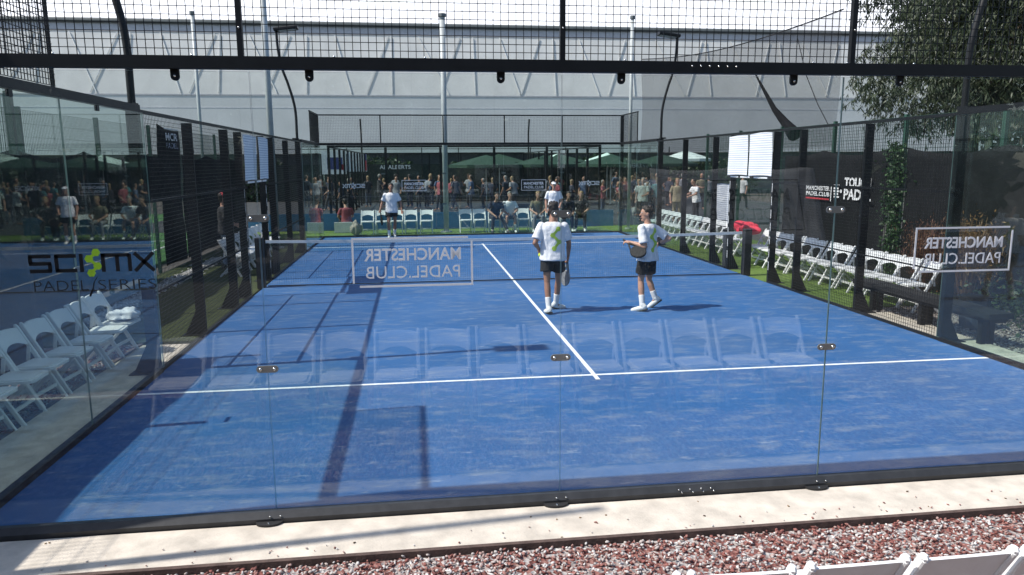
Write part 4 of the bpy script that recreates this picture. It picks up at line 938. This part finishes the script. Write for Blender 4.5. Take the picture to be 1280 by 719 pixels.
    if lod < 2:
        hr.ell(hd+up*.032-fx*.014, (.083, .096, .103), M, 16); hr.ell(hd-fx*.045-up*.01, (.072, .06, .085+hairlen), M, 12)
        for i in range(26):
            a = rng.uniform(0, 6.28); c = rng.uniform(.15, 1); q = hd+up*(.03+.095*c)-fx*.015+(fr_*math.cos(a)*.08+fx*math.sin(a)*.085)*math.sqrt(1-c*c*.8); hr.ell(q, (.026,)*3, None, 6)
        hm = blob_mesh('hair', hr, cv, 1, hair)
        bm = bmesh.new(); bm.from_mesh(hm)                           # clear the face
        kill = [v for v in bm.verts if ((v.co-hd).dot(fx) > .058 and (v.co-hd).dot(up) < .062) or ((v.co-hd).dot(fx) > .025 and (v.co-hd).dot(up) < .03) or ((v.co-hd).dot(up) < -.035 and (v.co-hd).dot(fx) > -.015)]
        bmesh.ops.delete(bm, geom=kill, context='VERTS'); bm.to_mesh(hm); bm.free()
    else:
        hr.ell(hd+up*.03-fx*.02, (.086, .092, .10), M, 10).ell(hd-fx*.04-up*(.02+hairlen), (.075, .055, .08+hairlen), M, 8); hm = blob_mesh('hair', hr, .02, 1, hair)
    link('hair', hm, None, t, False)
    if cap:
        q = PB(); q.ell(hd+up*.055-fx*.006, (.088, .102, .082), M, 16); q.loft([(hd+fx*.06+up*.062, fr_*.075, fx*.05), (hd+fx*.06+up*.070, fr_*.075, fx*.05)])
        q.ell(hd+fx*.125+up*.054, (.07, .07, .008), M, 12)
        cm = blob_mesh('cap', q, .007 if lod < 2 else .014, 1, cap); bm = bmesh.new(); bm.from_mesh(cm)
        bmesh.ops.delete(bm, geom=[v for v in bm.verts if (v.co-hd).dot(up) < .035], context='VERTS'); bm.to_mesh(cm); bm.free(); link('cap', cm, None, t, False)
    return t, so
def stand(**k):
    P = dict(knl=V3(-.105, .03, .50), knr=V3(.105, .03, .50), anl=V3(-.115, -.02, .095), anr=V3(.115, -.02, .095), tol=V3(-.14, .18, .05), tor=V3(.14, .18, .05),
             ell=V3(-.27, -.03, 1.13), elr=V3(.27, -.03, 1.13), wrl=V3(-.27, .09, .89), wrr=V3(.27, .09, .89)); P.update(k); return P
def sit(z=.46, lean=.08, **k):
    P = dict(pel=V3(0, -.02, z+.10), chest=V3(0, -.06+lean, z+.55), head=V3(0, .0+lean*1.4, z+.82), knl=V3(-.14, .40, z+.07), knr=V3(.14, .40, z+.07), anl=V3(-.15, .36, .095), anr=V3(.17, .40, .095),
             tol=V3(-.17, .56, .05), tor=V3(.2, .6, .05), ell=V3(-.27, .08+lean*.5, z+.30), elr=V3(.27, .08+lean*.5, z+.30), wrl=V3(-.12, .30, z+.20), wrr=V3(.12, .30, z+.20), shortlen=.82, hem=-.12); P.update(k); return P
def logo_on_back(so, t, cx, cz, back, h):
    """lime molecule emblem laid onto the back of a shirt by projection"""
    me = so.data; bvh = BVHTree.FromPolygons([v.co for v in me.vertices], [tuple(p.vertices) for p in me.polygons])
    back = back.normalized(); rt = V3(0, 0, 1).cross(back).normalized(); bm = bmesh.new()
    pts = [(.06, .42), (-.085, .17), (.085, -.10), (-.05, -.36)]; pts = [(a*h*1.55, b*h) for a, b in pts]
    def hit(u, w):
        o_ = V3(0, 0, 0)+V3(cx.x, cx.y, cz)+rt*u+V3(0, 0, w)+back*.6; r_ = bvh.ray_cast(o_, -back)
        return (r_[0]+back*.004) if r_[0] else None
    def poly(ps):
        vs = [hit(*p) for p in ps]
        if all(v is not None for v in vs): bm.faces.new([bm.verts.new(v) for v in vs])
    for u, w in pts:
        for k in range(6):
            a, b_ = k*math.pi/3, (k+1)*math.pi/3; poly([(u, w), (u+.043*math.cos(a), w+.043*math.sin(a)), (u+.043*math.cos(b_), w+.043*math.sin(b_))])
    for (a, b_) in zip(pts[:-1], pts[1:]):
        d = Vector((b_[0]-a[0], b_[1]-a[1])); q = Vector((-d.y, d.x)).normalized()*.021
        for k in range(4):
            p0 = Vector(a)+d*k/4; p1 = Vector(a)+d*(k+1)/4; poly([tuple(p0+q), tuple(p0-q), tuple(p1-q), tuple(p1+q)])
    lm = bpy.data.meshes.new('back_emblem'); bm.to_mesh(lm); bm.free(); o = link('back_emblem', lm, GREENLOGO, so, False)
    s_ = o.modifiers.new('thickness', 'SOLIDIFY'); s_.thickness = .003; return o
def racket(label, grip, axis, normal, m):
    """padel racket: solid teardrop face with open throat, bridge and wrapped grip; grip = world point in the hand"""
    t = thing('padel_racket', label, 'racket', tuple(grip)); ax = Vector(axis).normalized(); nm = Vector(normal); nm = (nm-ax*nm.dot(ax)).normalized(); sd_ = ax.cross(nm)
    def W(u, v, w): return tuple(ax*u+sd_*v+nm*w)
    mb = MB(); n = 28
    out = [(.315+.135*math.cos(a), .128*math.sin(a)*(1-.10*math.cos(a))) for a in [2*math.pi*i/n for i in range(n)]]
    vs = []
    for w, s_ in ((-.019, .93), (-.012, 1), (.012, 1), (.019, .93)): vs += [W(.315+(u-.315)*s_, v*s_, w) for u, v in out]
    mb.add(vs, [(k*n+i, k*n+(i+1) % n, (k+1)*n+(i+1) % n, (k+1)*n+i) for k in range(3) for i in range(n)]+[tuple(range(n))[::-1], tuple(range(3*n, 4*n))])
    mb.build('racket_face', m, t, world=False)
    th = MB()
    for s_ in (-1, 1): th.bar(W(.06, 0, 0), W(.215, s_*.075, 0), .03, .026, W(0, 0, 1))
    th.build('throat', m, t, world=False)
    MB().tube([W(-.07, 0, 0), W(.07, 0, 0)], [.017, .0155], 10).build('grip', BLACKMATTE, t, world=False); return t

# the two players seen from behind on the near half of the court
P1 = stand(pel=V3(0, 0, .93), chest=V3(.0, .01, 1.40), head=V3(.02, .06, 1.665), face=V3(.15, 1, 0), dir=V3(.12, 1, 0), sw=.185,
           anl=V3(-.09, -.16, .095), tol=V3(-.12, .04, .05), knl=V3(-.10, -.05, .50), anr=V3(.10, .22, .095), tor=V3(.28, .28, .05), knr=V3(.12, .13, .50),
           ell=V3(-.30, -.06, 1.14), wrl=V3(-.225, .03, 1.045), hl=V3(.15, .1, -1), hln=V3(1, .3, 0), hlc=.75,
           elr=V3(.27, .02, 1.12), wrr=V3(.29, .16, .90), hr=V3(-.05, .25, -1), hrn=V3(-1, 0, 0), hrc=.85, shortlen=.60, hem=-.16, sleeve=.78)
p1, s1 = person('player in white shirt seen from behind holding a yellow ball beside the centre line', (5.20, 6.72, 0), 0, P1, skin=SKIN2, hair=HAIR, build=1.04)
logo_on_back(s1, p1, V3(.03, 0, 0), 1.20, V3(.0, -1, 0), .40)
MB().ball((5.20-.205, 6.72+.005, .94), .034, 12).build('tennis_ball', mat('ball_yellow', (.62, .72, .05), .9), None, smooth=True, label='yellow ball held in the hand of the player by the centre line', cat='ball')
racket('silver and black racket hanging from the hand of the player by the centre line', (5.20+.288, 6.72+.185, .83), (-.10, .12, -1), (1, .35, 0), mat('racket_silver', (.22, .23, .24), .4, var=.4, vscale=18))
P2 = stand(pel=V3(0, 0, .90), chest=V3(.0, .02, 1.35), head=V3(-.02, .03, 1.585), face=V3(-1, .12, -.05), dir=V3(-.62, .78, 0), sw=.18,
           anl=V3(-.10, -.10, .095), tol=V3(-.24, -.02, .05), knl=V3(-.10, .01, .49), anr=V3(.20, .14, .155), tor=V3(.08, .20, .045), knr=V3(.10, .20, .47),
           ell=V3(-.10, -.17, 1.07), wrl=V3(-.27, .02, 1.12), hl=V3(-1, .5, .15), hln=V3(0, .5, -1), hlc=.7,
           elr=V3(.36, .0, 1.17), wrr=V3(.26, .22, 1.07), hr=V3(-.5, .6, -.4), hrn=V3(-1, -.5, 0), hrc=.9, shortlen=.70, hem=-.17, sleeve=.80)
p2, s2 = person('dark haired player in white shirt turned sideways, holding a black racket near the net', (6.76, 6.64, 0), 0, P2, hair=HAIR, build=.99)
logo_on_back(s2, p2, V3(.02, 0, 0), 1.15, V3(.45, -.9, 0), .40)
racket('black racket held low in front by the sideways turned player', (6.76-.345, 6.64+.07, 1.13), (.34, -.62, -.34), (.35, .55, -.7), mat('racket_black', (.008, .008, .009), .6, var=.4, vscale=18, spec=.3))
MB().tube([(6.76+.285, 6.64+.16, 1.09), (6.76+.268, 6.64+.20, 1.075)], [.036, .036], 10).build('wrist_band', SHORTB, p2)
# the two facing players at the far end
P3 = stand(anr=V3(.09, .16, .095), tor=V3(.12, .34, .05), knr=V3(.1, .17, .5), anl=V3(-.08, -.10, .12), tol=V3(-.1, .08, .05), elr=V3(.30, -.05, 1.14), wrr=V3(.36, .12, .93), ell=V3(-.30, .0, 1.13), wrl=V3(-.33, .12, .9), shortlen=.55, head=V3(0, .04, 1.64))
p3, _ = person('far player in white shirt walking towards the net beyond the reversed lettering', (2.25, 19.55, 0), R(180), P3, lod=1, skin=SKIN2)
P4 = stand(head=V3(0, .05, 1.655), elr=V3(.26, -.02, 1.13), wrr=V3(.25, .08, .88), ell=V3(-.27, .0, 1.13), wrl=V3(-.2, .18, .98))
p4, _ = person('far player in white shirt and white cap standing near the corner', (7.62, 19.5, 0), R(172), P4, lod=1, cap=SHIRTW)
racket('dark racket carried by the white capped far player', (7.80, 19.30, .95), (.3, -.3, -.85), (.2, 1, 0), mat('racket_black', (.015, .015, .017), .35))
racket('dark racket in the hand of the far walking player', (1.90, 19.40, .86), (.1, -.3, -.9), (1, .2, 0), mat('racket_black', (.015, .015, .017), .35))
# seated watchers behind the far glass
NAVY = mat('navy_cloth', (.018, .022, .04), .85); DARKC = mat('charcoal_cloth', (.03, .03, .035), .85); GREYC = mat('grey_cloth', (.2, .2, .22), .85); KHAKI = mat('khaki_cloth', (.30, .25, .16), .85)
DENIM = mat('pale_denim', (.16, .21, .30), .85, var=.25, vscale=20); PINK = mat('pink_cloth', (.26, .06, .075), .85); TEAL = mat('teal_cloth', (.05, .16, .18), .85); PALEB = mat('pale_blue_cloth', (.30, .40, .55), .85); CREAM = mat('cream_cloth', (.6, .55, .45), .85)
G2 = 'people seated behind the far glass'
person('person in dark navy clothes leaning forward on a chair behind the far glass', (5.80, 21.08, 0), R(186), sit(lean=.30, anl=V3(-.32, .62, .095), tol=V3(-.4, .8, .05), wrl=V3(-.1, .45, .6), wrr=V3(.1, .45, .6)), G2, 1, trousers=DARKC, shirt=NAVY, shoes=SOLE)
person('grey haired person in white shirt and shorts seated behind the far glass', (6.32, 21.08, 0), R(182), sit(lean=.12), G2, 1, hair=HAIRG, shirt=SHIRTW, shorts=GREYC)
person('fair haired person in olive top seated beside the white capped player', (7.34, 21.08, 0), R(176), sit(lean=.1), G2, 1, hair=HAIRB, shirt=mat('olive_cloth', (.16, .14, .09), .85), trousers=GREYC, hairlen=.03)
person('dark haired person in black clothes bent over with elbows on knees behind the far glass', (8.38, 21.08, 0), R(178), sit(lean=.34, ell=V3(-.2, .34, .62), elr=V3(.2, .34, .62), wrl=V3(-.06, .5, .56), wrr=V3(.06, .5, .56)), G2, 1, shirt=NAVY, trousers=NAVY)
person('person in black clothes seated last in the far row by the corner', (8.92, 21.08, 0), R(165), sit(lean=.2), G2, 1, hair=HAIRB, shirt=DARKC, trousers=DARKC)
person('person in a red top crouched beyond the far chairs near the bag', (.55, 22.35, 0), R(20), sit(z=.22, lean=.1, knl=V3(-.14, .36, .42), knr=V3(.14, .36, .42), anl=V3(-.15, .25, .095), anr=V3(.15, .25, .095), tol=V3(-.15, .43, .05), tor=V3(.15, .43, .05)), None, 1, shirt=PINK, trousers=DARKC)
# standing by the shaded mesh and beyond the sunlit gateway
person('man in dark polo shirt and pale jeans standing outside the shaded mesh fence', (-1.42, 13.0, -.02), R(-70), stand(ell=V3(-.26, .05, 1.13), wrl=V3(-.05, .25, 1.05), elr=V3(.26, .05, 1.13), wrr=V3(.05, .27, 1.02)), None, 1, shirt=DARKC, trousers=DENIM, cap=PRINTRED, shoes=SOLE)
person('person in white shirt and dark trousers reaching out beyond the sunlit gateway', (14.2, 23.6, -.02), R(100), stand(elr=V3(.24, .16, 1.16), wrr=V3(.16, .42, 1.10), ell=V3(-.24, .16, 1.16), wrl=V3(-.1, .42, 1.06), chest=V3(0, .08, 1.38), head=V3(0, .16, 1.63)), None, 1, shirt=SHIRTW, trousers=DARKC, shoes=SOLE)
person('person in khaki clothes standing beyond the turf chairs', (13.5, 23.9, -.02), R(170), stand(), None, 1, hair=HAIRB, shirt=KHAKI, trousers=KHAKI, shoes=SOLE)
person('person in pale grey hooded top standing beyond the turf chairs', (12.3, 24.6, -.02), R(150), stand(ell=V3(-.24, .1, 1.14), wrl=V3(-.1, .28, 1.08)), None, 1, hair=HAIRG, shirt=mat('pale_grey_cloth', (.36, .40, .38), .85), trousers=DARKC, shoes=SOLE)
# the far crowd: a few figures built once, copied with clothes darkened to stand in for shade
tops = [(DARKC, 'charcoal'), (mat('off_white_cloth', (.45, .45, .45), .85), 'white'), (NAVY, 'navy'), (DARKC, 'charcoal'), (NAVY, 'navy'), (mat('brown_cloth', (.09, .06, .045), .85), 'brown'), (GREYC, 'grey'), (PINK, 'red'), (NAVY, 'navy'), (TEAL, 'teal'), (mat('dark_blue_cloth', (.06, .09, .16), .85), 'blue'), (mat('olive_cloth', (.16, .14, .09), .85), 'olive')]
poses = [stand(), stand(ell=V3(-.28, .06, 1.14), wrl=V3(-.06, .26, 1.1), elr=V3(.28, .06, 1.14), wrr=V3(.06, .26, 1.1)), stand(elr=V3(.25, .14, 1.16), wrr=V3(.12, .3, 1.3)), stand(ell=V3(-.33, -.05, 1.15), wrl=V3(-.2, .08, 1.0), anr=V3(.2, .1, .095), tor=V3(.26, .3, .05), knr=V3(.14, .1, .5))]
words = ['arms hanging', 'arms folded', 'hand raised', 'hand on hip']
poses += [stand(pel=V3(0, -.03, .92), chest=V3(.05, .10, 1.36), head=V3(.07, .22, 1.60), face=V3(.3, 1, -.2), wrl=V3(-.1, .34, 1.05), wrr=V3(.12, .36, 1.1)), stand(anl=V3(-.1, -.26, .12), tol=V3(-.1, -.06, .05), knl=V3(-.1, -.04, .5), anr=V3(.1, .30, .095), tor=V3(.1, .5, .06), knr=V3(.1, .22, .52), wrl=V3(-.25, .2, .95), wrr=V3(.28, -.12, .92), face=V3(-.5, 1, 0))]
words += ['leaning forward', 'walking']
proto = []
for i, P in enumerate(poses):
    proto.append(person('x', (0, 0, -100), 0, P, 'standing far crowd', 2, skin=SKIN2, hair=[HAIR, HAIRB, HAIRG, HAIR, HAIRB, HAIR][i], shirt=DARKC, trousers=DARKC if i % 2 else DENIM, hairlen=[0, .05, 0, .02, .05, 0][i])[0])  # deeper skin tone stands in for shade over the crowd
groups_ = [(rng.uniform(-3, 18.5), rng.uniform(28.5, 41.5)) for _ in range(26)]
spots = []
tries = 0
while len(spots) < 64 and tries < 6000:
    tries += 1; gx, gy = groups_[int(rng.integers(0, len(groups_)))]; x = gx+rng.normal(0, .9); y = gy+rng.normal(0, .7)
    if all((x-a)**2+(y-b)**2 > .42**2 for a, b in spots) and not (y < 29 and 2 < x < 7): spots.append((x, y))
hw = ['dark haired', 'fair haired', 'grey haired', 'long dark haired', 'fair haired', 'dark haired']
for i, (x, y) in enumerate(spots):
    k = i % 6; src = proto[k]; tm, tn = tops[int(rng.integers(0, 12))]; bm_, bn_ = [(DARKC, 'dark'), (mat('shaded_denim', (.05, .065, .10), .85), 'denim'), (DARKC, 'dark')][int(rng.integers(0, 3))]
    if i < 6: r_ = src; kids = list(src.children)
    else:
        r_ = src.copy(); COL.objects.link(r_); kids = []
        for c in src.children: d = c.copy(); COL.objects.link(d); d.parent = r_; kids.append(d)
    r_.location = (x, y, -.02); s_ = rng.uniform(.86, 1.05); r_.scale = (s_, s_, s_); r_.rotation_euler = (0, 0, rng.uniform(0, 6.28)); r_['group'] = 'standing far crowd'
    r_['label'] = f'{hw[k]} person in {tn} top and {bn_} trousers in far crowd, {words[k]}'
    for c in kids:
        nm_ = c.name.split('.')[0]
        if nm_ in ('shirt', 'trousers'): c.material_slots[0].link = 'OBJECT'; c.material_slots[0].material = tm if nm_ == 'shirt' else bm_
